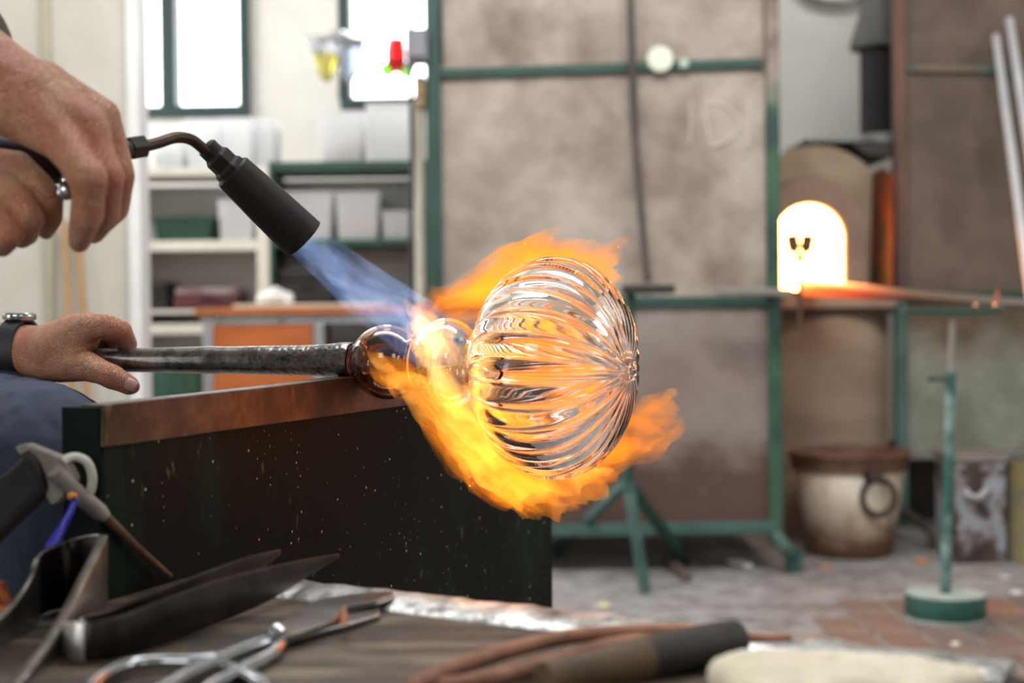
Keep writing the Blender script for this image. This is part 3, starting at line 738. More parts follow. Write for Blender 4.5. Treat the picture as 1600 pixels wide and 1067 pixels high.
for i, p in enumerate(lp):
    j = 0.0015 * noise.noise(p * 40); h = 0.0035 + 0.002 * noise.noise(p * 60 + Vector((3, 3, 3)))
    for a, b in ((-0.002, -0.03), (-0.002, h + 0.004), (0.005, h + 0.005), (0.030 + j, 0.003), (0.033 + j, 0.0004), (0.006, 0.0003), (0.002, -0.03)):
        mb.v.append(tuple(p + perp * a + Z * b))
for i in range(60):
    for j in range(7): mb.f.append((i * 7 + j, i * 7 + (j + 1) % 7, i * 7 + 7 + (j + 1) % 7, i * 7 + 7 + j))
mb.f += [tuple(range(7)), tuple(60 * 7 + j for j in range(7))]
mb.build('metal_edging', lip_mat(), table, smooth='auto')

# --- hand tools
M_tool = mat('tool_steel', '#78746f', '#97928d', 40, 0.28, 0.95, bump=0.15, bscale=160, bdist=0.0006)
M_toold = mat('dark_tool_steel', '#211c19', '#3b342f', 25, 0.34, 0.9, bump=0.15, bscale=140, bdist=0.0006)
def strip(name, path, m, parent, t_=0.003, n=6):
    """standing band of steel: (px, y_top, y_bottom, distance)"""
    top = spline([P(a, b, d) for a, b, c, d in path], n); bot = spline([P(a, c, d) for a, b, c, d in path], n)
    mb = MB(); 
    for a, b in zip(top, bot): mb.v += [tuple(a), tuple((a + b) / 2), tuple(b)]
    for i in range(len(top) - 1):
        for j in range(2): mb.f.append((i * 3 + j, i * 3 + 3 + j, i * 3 + 4 + j, i * 3 + 1 + j))
    o = mb.build(name, m, parent, smooth=True, fix=False)
    sd = o.modifiers.new('s', 'SOLIDIFY'); sd.thickness = t_; sd.offset = 0
    bv = o.modifiers.new('b', 'BEVEL'); bv.width = t_ * 0.3; bv.segments = 2; bv.limit_method = 'ANGLE'
    return o
def tz_y(px, d):
    """pixel row of the tabletop at this column and distance"""
    lo, hi = 500, 1500
    for _ in range(40):
        m_ = (lo + hi) / 2
        if P(px, m_, d).z > TZ + 0.001: lo = m_
        else: hi = m_
    return lo
j1 = thing('jacks', P(110, 1030, 0.85), 'spring-steel jacks lying open with blades pointing at the bench side', 'jacks')
strip('near_blade', [(134, 971, tz_y(134, 0.842), 0.842), (150, 971, tz_y(150, 0.84), 0.84), (190, 962, tz_y(190, 0.85), 0.85), (260, 935, tz_y(260, 0.885), 0.885), (340, 907, tz_y(340, 0.94) - 2, 0.94), (420, 886, 938, 1.0), (480, 873, 900, 1.05), (528, 865, 871, 1.09)], M_toold, j1)
strip('spring_bend', [(134, 971, tz_y(134, 0.842), 0.842), (118, 971, tz_y(118, 0.846), 0.846), (103, 972, tz_y(103, 0.86), 0.86), (96, 972, tz_y(96, 0.876), 0.876), (104, 970, tz_y(104, 0.893), 0.893), (128, 964, tz_y(128, 0.905), 0.905)], mat('polished_bend', '#c4c1bb', '#a9a6a0', 30, 0.42, 0.85), j1, 0.0034)  # lighter steel colour stands in for the bend's bright reflection
strip('far_blade', [(128, 964, tz_y(128, 0.905), 0.905), (180, 948, tz_y(180, 0.925), 0.925), (250, 920, tz_y(250, 0.965), 0.965), (320, 893, tz_y(320, 1.01) - 4, 1.01), (385, 870, 905, 1.06), (437, 858, 866, 1.10)], M_toold, j1)
j2 = thing('jacks', P(60, 960, 0.98), 'broad dark jacks standing on edge with the sprung bend by the hook tool', 'jacks')
strip('left_blade', [(-60, 1010, tz_y(-60, 0.84), 0.84), (0, 962, tz_y(0, 0.885), 0.885), (30, 928, tz_y(30, 0.915), 0.915), (50, 893, tz_y(50, 0.94), 0.94), (58, 872, tz_y(58, 0.965), 0.965)], M_tool, j2, 0.004)
strip('spring_bend', [(58, 872, tz_y(58, 0.965), 0.965), (72, 859, tz_y(72, 0.985), 0.985), (105, 845, tz_y(105, 1.0), 1.0), (140, 836, tz_y(140, 0.99), 0.99), (162, 835, tz_y(162, 0.975), 0.975)], M_toold, j2, 0.003)
strip('right_blade', [(162, 835, tz_y(162, 0.975), 0.975), (150, 862, tz_y(150, 0.95), 0.95), (128, 905, tz_y(128, 0.915), 0.915), (105, 950, tz_y(105, 0.885), 0.885), (80, 995, tz_y(80, 0.85), 0.85), (45, 1042, tz_y(45, 0.81), 0.81), (10, 1085, tz_y(10, 0.785), 0.785)], M_tool, j2, 0.006)
# shears
shr = thing('shears', G(433, 992, TZ), 'steel glass-cutting shears with looped wire handles lying on the table', 'shears')
def flat(pts, z0, h): return [G(x, y, TZ + z0) for x, y in pts], (0, 0, h)
MB().prism(*flat([(420, 1000), (436, 984), (470, 958), (500, 943), (556, 936), (614, 931), (616, 936), (588, 947), (540, 955), (520, 978), (460, 998), (440, 1006)], 0.006, 0.004)).build('upper_blade', M_tool, shr, bevel=0.001)
MB().prism(*flat([(408, 1004), (430, 990), (470, 982), (532, 966), (592, 954), (594, 968), (536, 985), (462, 1003), (425, 1016)], 0.001, 0.004)).build('lower_blade', M_tool, shr, bevel=0.001)
MB().prism(*flat([(531, 951), (541, 949), (545, 974), (533, 977)], 0.0105, 0.0006)).build('rust_patch', mat('rust', '#8a5336', '#a0643f', 60, 0.8), shr)
pv = G(433, 990, TZ + 0.010)
MB().lathe([(0, 0), (0, 0.0065), (0.003, 0.0062), (0.006, 0.003), (0.0065, 0)], pv, (0, 0, 1), 20).build('pivot_rivet', M_chrome, shr, smooth='auto')
def rod(pts, r, name, m, parent, z=0.005, n=6):
    return MB().tube(spline([G(x, y, TZ + z) for x, y in pts], n), r, 12).build(name, m, parent, smooth=True)
rod([(430, 1000), (400, 1008), (350, 1028), (290, 1056), (240, 1085), (170, 1110), (128, 1100), (150, 1064), (198, 1040), (250, 1034), (300, 1034), (345, 1030)], 0.0042, 'bow_handle', M_chrome, shr, 0.006)
rod([(440, 1006), (420, 1026), (370, 1052), (320, 1080), (300, 1115), (350, 1125), (410, 1098), (414, 1075), (385, 1055), (350, 1043)], 0.0042, 'bow_handle', M_chrome, shr, 0.0045)
# hooked burner tool leaning on the end of the bench
M_paleg = mat('chipped_grey_paint', '#97938a', '#6b6359', 30, 0.55, bump=0.3, bscale=120)
M_rustrod = mat('rusty_rod', '#3a2c22', '#73583f', 35, 0.7, 0.4, bump=0.4, bscale=120)
hk = thing('hook_tool', P(262, 893, 1.10), 'grey metal tool with hooked loop and rusty rod leaning beside the bench', 'tool')
MB().prism([P(22, 698, 0.995), P(36, 693, 0.995), P(96, 716, 1.0), P(112, 748, 1.005), P(98, 778, 1.005), P(80, 790, 1.0), P(68, 772, 1.0), P(58, 728, 0.998), P(46, 705, 0.996), P(30, 712, 0.996)], (0.004, 0.010, 0.0)).build('bracket', M_paleg, hk, bevel=0.0015)
MB().tube([P(84, 734, 0.995), P(120, 770, 1.01), P(156, 800, 1.03), P(166, 808, 1.033)], [0.0058, 0.0062, 0.0062, 0.004], 16).build('sleeve_tube', M_paleg, hk, smooth='auto')
MB().tube([P(160, 803, 1.03), P(180, 822, 1.04), P(215, 856, 1.065), P(266, 900, 1.098)], [0.004, 0.0036, 0.003, 0.0022], 12).build('rod', M_rustrod, hk, smooth='auto')
MB().tube(spline([P(98, 722, 1.003), P(106, 716, 1.006), P(120, 714, 1.01), P(136, 722, 1.012), P(144, 742, 1.015), P(143, 762, 1.018), P(138, 774, 1.02)], 5), 0.0032, 12).build('hook_loop', mat('ivory_plastic', '#c9c8bd', '#bdbcb0', 10, 0.5), hk, smooth=True)
MB().lathe([(0, 0), (0, 0.003), (0.003, 0.0034), (0.006, 0.0022), (0.0062, 0)], P(115, 774, 0.993), (-0.1, -1, 0.1), 14).build('brass_screw', mat('copper', '#c88a55', '#b87545', 40, 0.3, 1.0), hk, smooth='auto')
MB().prism([P(-60, 760, 0.98), P(0, 746, 0.985), P(42, 705, 0.99), P(54, 724, 0.99), P(66, 768, 0.99), P(42, 794, 0.985), P(0, 834, 0.975), P(-70, 900, 0.96)], (0.004, 0.022, 0.0)).build('grip_block', mat('burnt_wood', '#0e0a09', '#171110', 14, 0.8), hk, bevel=0.004)
tp_ = spline([P(118, 780, 0.995), P(108, 804, 0.992), P(96, 826, 0.99), P(80, 854, 0.985)], 5)
mb = MB()
for i, p in enumerate(tp_):
    w_ = 0.0022 + 0.0028 * i / len(tp_); mb.v += [tuple(p - Vector((w_, 0, 0.001))), tuple(p + Vector((w_, 0.001, 0.001)))]
for i in range(len(tp_) - 1): mb.f.append((2 * i, 2 * i + 1, 2 * i + 3, 2 * i + 2))
o = mb.build('blue_ribbon', mat('violet_ribbon', '#3c2c9a', '#2a35b5', 20, 0.35), hk, smooth=True); sd = o.modifiers.new('s', 'SOLIDIFY'); sd.thickness = 0.0015
# scrap of patterned cloth by the left edge
rc0 = P(-42, 945, 0.965); mb = MB(); nr_ = 22
for i in range(nr_):
    for j in range(nr_):
        x_ = rc0.x + (i / (nr_ - 1) - 0.5) * 0.065; y_ = rc0.y + (j / (nr_ - 1) - 0.5) * 0.035
        e_ = min(i, j, nr_ - 1 - i, nr_ - 1 - j) / 5.0
        mb.v.append((x_ + 0.006 * noise.noise(Vector((i * 0.3, j * 0.3, 2))), y_, TZ + 0.003 + min(1, e_) * (0.014 + 0.022 * abs(noise.noise(Vector((i * 0.28, j * 0.28, 0)))))))
for i in range(nr_ - 1):
    for j in range(nr_ - 1): mb.f.append((i * nr_ + j, (i + 1) * nr_ + j, (i + 1) * nr_ + j + 1, i * nr_ + j + 1))
o = mb.build('patterned_rag', mat('red_yellow_cloth', '#6d1f12', '#a85a26', 90, 0.9, lo=0.45, hi=0.55), None, smooth=True); o.modifiers.new('s', 'SOLIDIFY').thickness = 0.002
tag(o, 'red and yellow patterned rag behind the broad jacks', 'rag')
# rusty tongs, wooden-handled tool, folded cloth at the front right
M_rust = mat('rusty_iron', '#77503f', '#a87b63', 30, 0.6, 0.5, bump=0.3, bscale=120)
tg = thing('tongs', G(700, 1062, TZ), 'rust-brown iron tongs with long curved arms at the front edge of the table', 'tongs')
rod([(640, 1078), (690, 1052), (770, 1024), (860, 1000), (940, 990), (1060, 986), (1120, 990)], 0.0048, 'arm', M_rust, tg, 0.012)
rod([(650, 1078), (760, 1062), (870, 1034), (960, 1008), (1050, 1000), (1150, 997), (1236, 999)], [0.0052] * 25 + [0.003] * 12, 'arm', M_rust, tg, 0.007)
wh = thing('wooden_handled_tool', G(1000, 1050, TZ), 'tan wooden tool handle with a scorched black end under the tongs', 'tool')
wa = G(1158, 1030, TZ + 0.0) ; wb = G(850, 1098, TZ + 0.0)
wa.z = wb.z = TZ + 0.0125
wdv = (wb - wa).normalized(); wl = (wb - wa).length
MB().lathe([(0, 0.0), (0.001, 0.008), (0.005, 0.0115), (0.02, 0.0122), (wl * 0.52, 0.0118)], wa, wdv, 24).build('scorched_end', mat('char', '#17120f', '#2d241f', 30, 0.6), wh, smooth='auto')
MB().lathe([(wl * 0.52, 0.0), (wl * 0.52, 0.0117), (wl * 0.7, 0.0105), (wl, 0.009), (wl, 0)], wa, wdv, 24).build('handle', mat('tan_wood', '#4b3a28', '#5f4a33', 14, 0.6, stretch=(1, 5, 1)), wh, smooth='auto')
cp = []
for x, y, d_ in [(1135, 1062, 0), (1195, 1038, 0), (1262, 1040, 0), (1340, 1047, 0), (1430, 1055, 0), (1525, 1066, 0), (1180, 1085, 0), (1300, 1085, 0), (1440, 1090, 0), (1260, 1130, 0), (1420, 1130, 0)]:
    q = G(x, y, TZ + 0.008); q.z = TZ + 0.0095; cp.append((q, 0.0088))
mb = [[cp[i], cp[i + 1]] for i in range(5)] + [[cp[0], cp[6]], [cp[1], cp[6]], [cp[2], cp[7]], [cp[3], cp[7]], [cp[4], cp[8]], [cp[5], cp[8]], [cp[6], cp[7]], [cp[7], cp[8]], [cp[6], cp[9]], [cp[7], cp[9]], [cp[8], cp[10]], [cp[9], cp[10]], [cp[2], cp[6]], [cp[3], cp[8]], [cp[1], cp[7]]]
o = organic('folded_cloth', mb, mat('cream_cloth', '#ece5d2', '#d6ccb2', 12, 0.95, bump=0.3, bscale=500, bdist=0.0004), None, 0.003, 8, lambda co, nr: nr * (0.005 * noise.noise(co * 22) + 0.003 * abs(noise.noise(co * 60))))
tag(o, 'folded cream cotton cloth on the near right corner of the table', 'cloth')

# ================================================================== BACKGROUND: STEEL CABINET
CY = 4.75
M_gframe = mat('green_frame_paint', '#16382f', '#20473c', 6, 0.55, bump=0.1, bscale=30)
M_gframe2 = mat('faded_green_frame', '#4d6962', '#2f4f47', 5, 0.6, lo=0.4, hi=0.6)
def sheet_mat(name, cols, rustz=None, rust='#4e3328'):
    t = NT(name); t.b.inputs['Roughness'].default_value = 0.6; t.b.inputs['Metallic'].default_value = 0.15
    a = t.ramp(t.noise(1.9, 7, 0.62, dist=0.4), [(0.34, lin(cols[0])), (0.5, lin(cols[1])), (0.68, lin(cols[2]))])
    b = t.ramp(t.noise(7, 6, 0.65), [(0.36, lin(cols[0])), (0.66, lin(cols[2]))])
    c = t.mix(0.38, a, b)
    if rustz is not None:
        z = t.pos()[2]; q = t.math('ADD', z, t.math('MULTIPLY', t.noise(2.6, 5, 0.6), 0.9))
        mr = t.n('ShaderNodeMapRange'); mr.inputs[1].default_value = rustz + 0.42; mr.inputs[2].default_value = rustz + 0.56; t.l(q, mr.inputs[0])
        c = t.mix(t.math('MULTIPLY', t.math('SUBTRACT', 1.0, mr.outputs[0]), 0.85), c, lin(rust))
    t.l(c, t.b.inputs['Base Color']); t.bump(t.noise(14, 5), 0.1, 0.003); return t.m
M_sheet = sheet_mat('heat_stained_sheet', ('#6a5a50', '#93857a', '#b5aa9e'))
M_sheet_low = sheet_mat('rusting_sheet', ('#6b5c56', '#83756e', '#948882'), 0.42)
cab = thing('steel_cabinet', (P(940, 800, CY).x, CY + 0.3, 0), 'tall green framed steel cabinet with heat-stained sheet panels', 'cabinet')
boxpx(690, 1196, -260, 100, CY + 0.012, 0.01).build('upper_panel', M_sheet, cab)
boxpx(690, 1198, 100, 468, CY + 0.012, 0.01).build('middle_panel', M_sheet, cab)
boxpx(694, 1202, 468, 826, CY + 0.012, 0.01).build('lower_panel', M_sheet_low, cab)
def hbar(xa, ya, xb, yb, hp, Y, t, name, m, parent):
    a = P(xa, ya, Y); b = P(xb, yb, Y); c = Vector((0, t / 2, 0))
    return MB().bar(a + c, b + c, t, hp * Y / F).build(name, m, parent, bevel=0.003)
hbar(680, 115, 1192, 98, 15, CY - 0.012, 0.03, 'crossbar', M_gframe, cab)
hbar(690, 474, 1205, 470, 16, CY - 0.012, 0.03, 'crossbar', M_gframe, cab)
hbar(694, 832, 1216, 824, 18, CY - 0.012, 0.03, 'crossbar', M_gframe2, cab)
x = P(680, 400, CY).x; MB().box(x - 0.024, x + 0.024, CY - 0.02, CY + 0.03, 0.0, 2.6).build('corner_post', M_gframe, cab, bevel=0.004)
def post_mat():
    t = NT('rust_over_green_post'); z = t.pos()[2]; q = t.math('ADD', z, t.math('MULTIPLY', t.noise(5, 5), 0.3))
    mr = t.n('ShaderNodeMapRange'); mr.inputs[1].default_value = P(1200, 160, CY).z + 0.13; mr.inputs[2].default_value = P(1200, 130, CY).z + 0.17; t.l(q, mr.inputs[0])
    g = t.ramp(t.noise(6, 5), [(0.4, lin('#1b3b33')), (0.6, lin('#33573f'))])
    t.l(t.mix(mr.outputs[0], g, t.ramp(t.noise(7, 4), [(0.4, lin('#6a5a4e')), (0.6, lin('#8d8076'))])), t.b.inputs['Base Color']); t.b.inputs['Roughness'].default_value = 0.6; return t.m
x = P(1209, 450, CY).x; MB().box(x - 0.021, x + 0.021, CY - 0.02, CY + 0.03, P(1212, 850, CY).z, 2.6).build('corner_post', post_mat(), cab, bevel=0.004)
xl, xr = P(672, 400, CY).x, P(1220, 400, CY).x
MB().box(xl, xl + 0.02, CY + 0.03, CY + 0.85, 0.12, 2.6).build('side_panel', M_sheet, cab)
MB().box(xr - 0.02, xr, CY + 0.03, CY + 0.85, 0.12, 2.6).build('side_panel', M_sheet, cab)
MB().box(xl, xr, CY + 0.85, CY + 0.87, 0.12, 2.6).build('back_panel', M_sheet, cab)
# angled foot at the right corner
a = P(1212, 835, CY - 0.02); b = P(1232, 862, CY - 0.08); c = P(1240, 872, CY - 0.12); d = G(1240, 893, 0)
MB().bar(a, b, 0.035, 0.03).bar(b, Vector((d.x, d.y, b.z - 0.01)), 0.035, 0.028).box(d.x - 0.024, d.x + 0.024, d.y - 0.03, d.y + 0.03, 0, b.z).build('foot', M_gframe2, cab, bevel=0.004)
# gauge
gp = P(1032, 92, CY - 0.03)
gau = MB().lathe([(0, 0), (0, 0.040), (0.006, 0.045), (0.03, 0.045), (0.035, 0.03), (0.035, 0)], gp, (0, 1, 0), 32).build('dial_gauge', mat('pale_dial', '#d9dccb', '#c8ccb8', 20, 0.35), cab, smooth='auto')
MB().tube([gp + Vector((0.045 * math.cos(R(k * 10)), -0.001, 0.045 * math.sin(R(k * 10)))) for k in range(36)], 0.006, 8, closed=True).build('dial_rim', mat('greenish_rim', '#8f9a80', '#7d8870', 10, 0.4, 0.4), gau, smooth=True)
boxpx(1062, 1076, 92, 106, CY - 0.035, 0.03).build('bracket_clip', mat('pale_clip', '#a9bfae', '#93ab9a', 10, 0.5), cab, bevel=0.004)
# chalk writing: stroke, D, stroke
M_chalk = mat('chalk', '#c2b6b0', '#ab9e97', 60, 0.95)
def chalk(pts, r=0.006):
    q = [P(x, y, CY + 0.009) for x, y in pts]; q = spline(q, 8)
    return MB().tube(q, r, 8).build('chalk_mark', M_chalk, cab, smooth=True)
chalk([(1080, 158), (1079, 190), (1078, 226)], 0.004); chalk([(1100, 168), (1105, 200), (1110, 228)])
chalk([(1098, 164), (1125, 163), (1148, 178), (1155, 195), (1146, 213), (1128, 225), (1110, 230)]); chalk([(1170, 158), (1171, 195), (1169, 232)])
# cable hanging in front of the cabinet
o = MB().tube(spline([P(984, -180, CY - 0.05), P(985, 0, CY - 0.05), P(988, 100, CY - 0.045), P(993, 220, CY - 0.03), P(1002, 330, CY - 0.03), P(1012, 440, CY - 0.03)], 6), [0.012] * 18 + [0.010] * 13, 12).build('hanging_cable', mat('grey_black_cable', '#37302d', '#4a423e', 8, 0.6), None, smooth=True)
tag(o, 'dark cable hanging down the front of the steel cabinet', 'cable')
# tripod pipe stand in front of the cabinet
tf = [G(868, 866), G(1008, 930), G(1072, 884)]
hub = P(980, 752, 4.35); tri = thing('tripod_stand', (hub.x, hub.y, 0), 'green three-legged pipe stand with flat black top before the cabinet', 'stand')
for k, f_ in enumerate(tf):
    MB().bar(hub + (f_ - hub) * 0.0, Vector((f_.x, f_.y, 0.012)), 0.03, 0.03).build('leg', M_gframe2 if k < 2 else M_gframe, tri, bevel=0.003)
    
MB().tube([hub - Vector((0, 0, 0.03)), P(984, 458, 4.35)], 0.017, 16).build('post', M_gframe, tri, smooth='auto')
a = P(972, 452, 4.35); b = P(1052, 451, 4.35)
MB().box(a.x, b.x, a.y - 0.05, a.y + 0.05, a.z - 0.014, a.z + 0.012).build('top_plate', mat('black_plate', '#221d1a', '#2e2824', 10, 0.6), tri, bevel=0.003)
o = MB(); a = G(1040, 880); b = G(1074, 910); o.bar(a + Vector((0, 0, 0.016)), b + Vector((0, 0, 0.016)), 0.03, 0.03)
tag(o.build('iron_offcut', mat('brown_iron', '#4f443c', '#5f5249', 10, 0.7), bevel=0.004), 'short brown iron bar lying on the floor by the tripod foot', 'offcut')

# ================================================================== FURNACE
FY = 5.4
M_fire_brick = mat('refractory', '#a8957c', '#8f7c66', 5, 0.9, bump=0.3, bscale=30, bdist=0.004)
M_fire_brick2 = mat('scorched_refractory', '#95806e', '#7c6859', 6, 0.9, bump=0.3, bscale=30, bdist=0.004)
def arch(cx, half, top, bottom, Y, n=20):
    """arched outline in pixels (rounded top, straight sides)"""
    cyy = top + half; pts = [(cx - half, bottom)]
    for i in range(n + 1):
        a = math.pi - math.pi * i / n; pts.append((cx + half * math.cos(a), cyy - half * math.sin(a)))
    pts.append((cx + half, bottom)); return [P(x_, y_, Y) for x_, y_ in pts]
def arch_ring(outer, inner, y0, y1, m=None):
    m = m or MB(); n = len(outer); k = len(m.v)
    for y in (y0, y1):
        m.v += [(p.x, y, p.z) for p in outer] + [(p.x, y, p.z) for p in inner]
    B = 2 * n
    for i in range(n - 1):
        m.f.append((k + i, k + i + 1, k + n + i + 1, k + n + i)); m.f.append((k + B + i, k + B + n + i, k + B + n + i + 1, k + B + i + 1))
        m.f.append((k + i, k + B + i, k + B + i + 1, k + i + 1)); m.f.append((k + n + i, k + n + i + 1, k + B + n + i + 1, k + B + n + i))
    for i in (0, n - 1): m.f.append((k + i, k + n + i, k + B + n + i, k + B + i))
    return m
fur = thing('furnace', (P(1290, 700, FY).x, FY + 0.4, 0), 'arched refractory furnace with a white-hot glowing mouth', 'furnace')
mouth = arch(1266, 54, 318, 456, FY); ring1 = arch(1270, 88, 276, 456, FY); ring0 = arch(1282, 116, 224, 456, FY)
arch_ring(ring1, mouth, FY, FY + 0.3).build('mouth_arch', M_fire_brick2, fur, bevel=0.01)
MB().prism([Vector((p.x, FY + 0.78, p.z)) for p in ring0], (0, 0.03, 0)).build('back_plate', M_fire_brick, fur)
arch_ring(ring0, ring1, FY + 0.07, FY + 0.8).build('outer_arch', M_fire_brick, fur, bevel=0.012)
def hot_mat():
    t = NT('white_hot_chamber'); t.b.inputs['Base Color'].default_value = (0.9, 0.6, 0.35, 1)
    t.b.inputs['Emission Color'].default_value = (1.0, 0.56, 0.20, 1); t.b.inputs['Emission Strength'].default_value = 10.0; return t.m
M_hot_ch = hot_mat()
inner0 = arch(1266, 53.4, 318.8, 456, FY + 0.0)
n = len(inner0); mb = MB(); mb.v = [(p.x, FY + 0.03, p.z) for p in inner0] + [(p.x, FY + 0.70, p.z) for p in inner0]
mb.f = [(i, i + 1, n + i + 1, n + i) for i in range(n - 1)] + [tuple(n + i for i in range(n)), (0, n, 2 * n - 1, n - 1)]
mb.build('hot_chamber', M_hot_ch, fur)
mb = MB().box(mouth[0].x - 0.0, mouth[-1].x, FY + 0.02, FY + 0.3, mouth[0].z - 0.002, mouth[0].z + 0.004); mb.build('hot_sill', M_hot_ch, fur)
a = P(1222, 458, FY); b = P(1398, 490, FY)
MB().box(a.x, b.x, FY - 0.03, FY + 0.8, P(1300, 482, FY).z, mouth[0].z - 0.0025).build('sill_slab', M_fire_brick, fur, bevel=0.008)
MB().box(a.x, b.x, FY - 0.012, FY + 0.8, P(1300, 492, FY).z, P(1300, 482, FY).z).build('iron_band', mat('dark_band', '#3c2a22', '#4b352b', 8, 0.6, 0.4), fur, bevel=0.003)
cx_ = (a.x + b.x) / 2; hw = (b.x - a.x) / 2; prof = []
poly = []
for i in range(13):
    t_ = -1 + 2 * i / 12; poly.append(Vector((cx_ + hw * t_, FY - 0.0 + 0.10 * t_ * t_, 0.0)))
poly += [Vector((cx_ + hw, FY + 0.8, 0)), Vector((cx_ - hw, FY + 0.8, 0))]
zt_ = P(1300, 492, FY).z
MB().prism(poly, (0, 0, zt_)).build('base', mat('stained_base', '#8c7763', '#a08b76', 4, 0.85, stretch=(1, 1, 3)), fur, smooth='auto')
# open door plate right of the mouth, furnace glow put into its rust colour, sheet on top
a = P(1352, 452, FY - 0.03); b = P(1396, 452, FY - 0.16)
def q4(p, t_): return MB().prism(p, t_)
q4([P(1362, 270, FY + 0.05), P(1376, 262, FY - 0.02), P(1396, 272, FY - 0.1), P(1394, 452, FY - 0.1), P(1360, 452, FY + 0.05)], (0.012, 0.018, 0)).build('door_plate', mat('orange_rust_plate', '#74381c', '#43331f', 9, 0.7, 0.2, stretch=(1, 1, 0.6), lo=0.44, hi=0.56), fur, bevel=0.003)
MB().prism([P(1262, 214, FY + 0.1), P(1396, 206, FY + 0.1), P(1396, 222, FY + 0.1), P(1262, 221, FY + 0.1)], (0, 0.5, 0.01)).build('top_sheet', mat('grey_sheet_metal', '#55534f', '#a9aba8', 4, 0.45, 0.5), fur, bevel=0.003)
MB().prism([P(1330, 224, FY + 0.05), P(1394, 224, FY + 0.05), P(1394, 246, FY + 0.05), P(1352, 240, FY + 0.05)], (0, 0.4, 0)).build('top_flange', mat('black_flange', '#26231f', '#35312b', 8, 0.6), fur, bevel=0.003)
# wisp of furnace light: an area light just inside the mouth
ld = bpy.data.lights.new('furnace_glow', 'AREA'); ld.shape = 'RECTANGLE'; ld.size = 0.2; ld.size_y = 0.26; ld.energy = 5; ld.color = (1, 0.42, 0.12)
lo_ = bpy.data.objects.new('furnace_glow', ld); COL.objects.link(lo_); lo_.location = P(1268, 392, FY + 0.28); lo_.rotation_euler = (R(90), 0, 0)
# fork rest held out from the cabinet, with the forked rod in front of the mouth
YF = 4.58
fk = thing('fork_rest', P(1180, 456, YF), 'grey bar rest with an upright forked rod before the furnace mouth', 'pipe rest')
M_bar = mat('pale_iron', '#8d8983', '#79756f', 8, 0.5, 0.4)
a = P(1122, 455, YF); b = P(1236, 457, YF)
MB().bar(a, b, 0.03, 0.024).build('rest_bar', M_bar, fk, bevel=0.004)
MB().bar(P(1205, 458, YF + 0.01), P(1205, 458, CY), 0.025, 0.02).build('mount_arm', M_bar, fk)
M_fork = mat('fork_iron', '#4a3a30', '#5d4a3e', 12, 0.6, 0.5)
MB().tube([P(1250, 520, YF), P(1250, 470, YF), P(1250, 405, YF)], [0.007, 0.0075, 0.006], 12).build('stem', M_fork, fk, smooth='auto')
for s_ in (-1, 1):
    MB().tube(spline([P(1250, 408, YF), P(1250 + s_ * 7, 394, YF), P(1250 + s_ * 11, 380, YF), P(1250 + s_ * 13, 366, YF)], 4), [0.009] * 5 + [0.021] * 6 + [0.024, 0.008], 12).build('prong', M_fork, fk, smooth='auto')
MB().bar(P(1232, 457, YF), P(1252, 458, YF), 0.016, 0.016).build('clamp', M_fork, fk)
# second pipe heating in the furnace
def hot_pipe():
    t = NT('heated_pipe'); t.b.inputs['Metallic'].default_value = 0.8; t.b.inputs['Roughness'].default_value = 0.4
    t.b.inputs['Base Color'].default_value = lin('#8a817a')
    em_ = t.n('ShaderNodeMath', operation='MULTIPLY'); em_.inputs[1].default_value = 2.2
    x_ = t.pos()[0]; mr = t.n('ShaderNodeMapRange'); mr.inputs[1].default_value = P(1300, 460, 4.6).x; mr.inputs[2].default_value = P(1475, 460, 4.2).x; t.l(x_, mr.inputs[0])
    t.l(t.ramp(mr.outputs[0], [(0, (1.0, 0.22, 0.03, 1)), (0.45, (1.0, 0.10, 0.02, 1)), (1, (0.6, 0.03, 0.01, 1))]), t.b.inputs['Emission Color'])
    t.l(t.ramp(mr.outputs[0], [(0, (1, 1, 1, 1)), (0.4, (0.6,) * 3 + (1,)), (0.8, (0.12,) * 3 + (1,)), (1, K0)]), em_.inputs[0]); t.l(em_.outputs[0], t.b.inputs['Emission Strength']); 
    return t.m
pa = P(1258, 449, 5.35); pb = P(1640, 478, 3.85)
o = MB().tube([pa, pa + (pb - pa) * 0.33, pa + (pb - pa) * 0.5, pb, pb + (pb - pa) * 0.25], [0.030, 0.026, 0.019, 0.0135, 0.012], 20).build('heating_blowpipe', hot_pipe(), None, smooth='auto')
tag(o, 'long pipe glowing orange at the end pointing into the furnace mouth', 'blowpipe')
# round-based pipe stand carrying it
gb = G(1477, 968); YS = gb.y
st = thing('round_base_stand', (gb.x, gb.y, 0), 'slim green pipe stand on a heavy round base', 'stand')
rb = 62 * YS / F; hb = 0.072
M_teal = mat('teal_paint', '#1f4a42', '#2f5f55', 5, 0.5, bump=0.1, bscale=30)
M_tealw = mat('worn_teal_paint', '#28544a', '#7c958f', 14, 0.55, lo=0.42, hi=0.62)
MB().lathe([(0, 0), (0, rb * 0.97), (0.006, rb), (hb - 0.01, rb), (hb, rb * 0.985), (hb, rb * 0.93), (hb - 0.012, rb * 0.90), (hb - 0.012, rb * 0.35), (hb - 0.016, rb * 0.3), (hb - 0.016, 0)], (gb.x, gb.y, 0), (0, 0, 1), 48).build('base', M_teal, st, smooth='auto')
MB().lathe([(0, rb * 0.985), (0.006, rb * 1.012), (0.012, rb * 1.005)], (gb.x, gb.y, 0.0005), (0, 0, 1), 48).build('base_rim', mat('pale_scuffed_rim', '#9aa39c', '#b5bab2', 20, 0.7), st, smooth='auto')
MB().lathe([(hb - 0.005, rb * 0.90), (hb - 0.001, rb * 0.92), (hb + 0.002, rb * 0.985), (hb + 0.0025, rb * 0.93)], (gb.x, gb.y, 0.0005), (0, 0, 1), 48).build('top_rim', mat('dusty_rim', '#8a9690', '#a6aea8', 20, 0.7), st, smooth='auto')
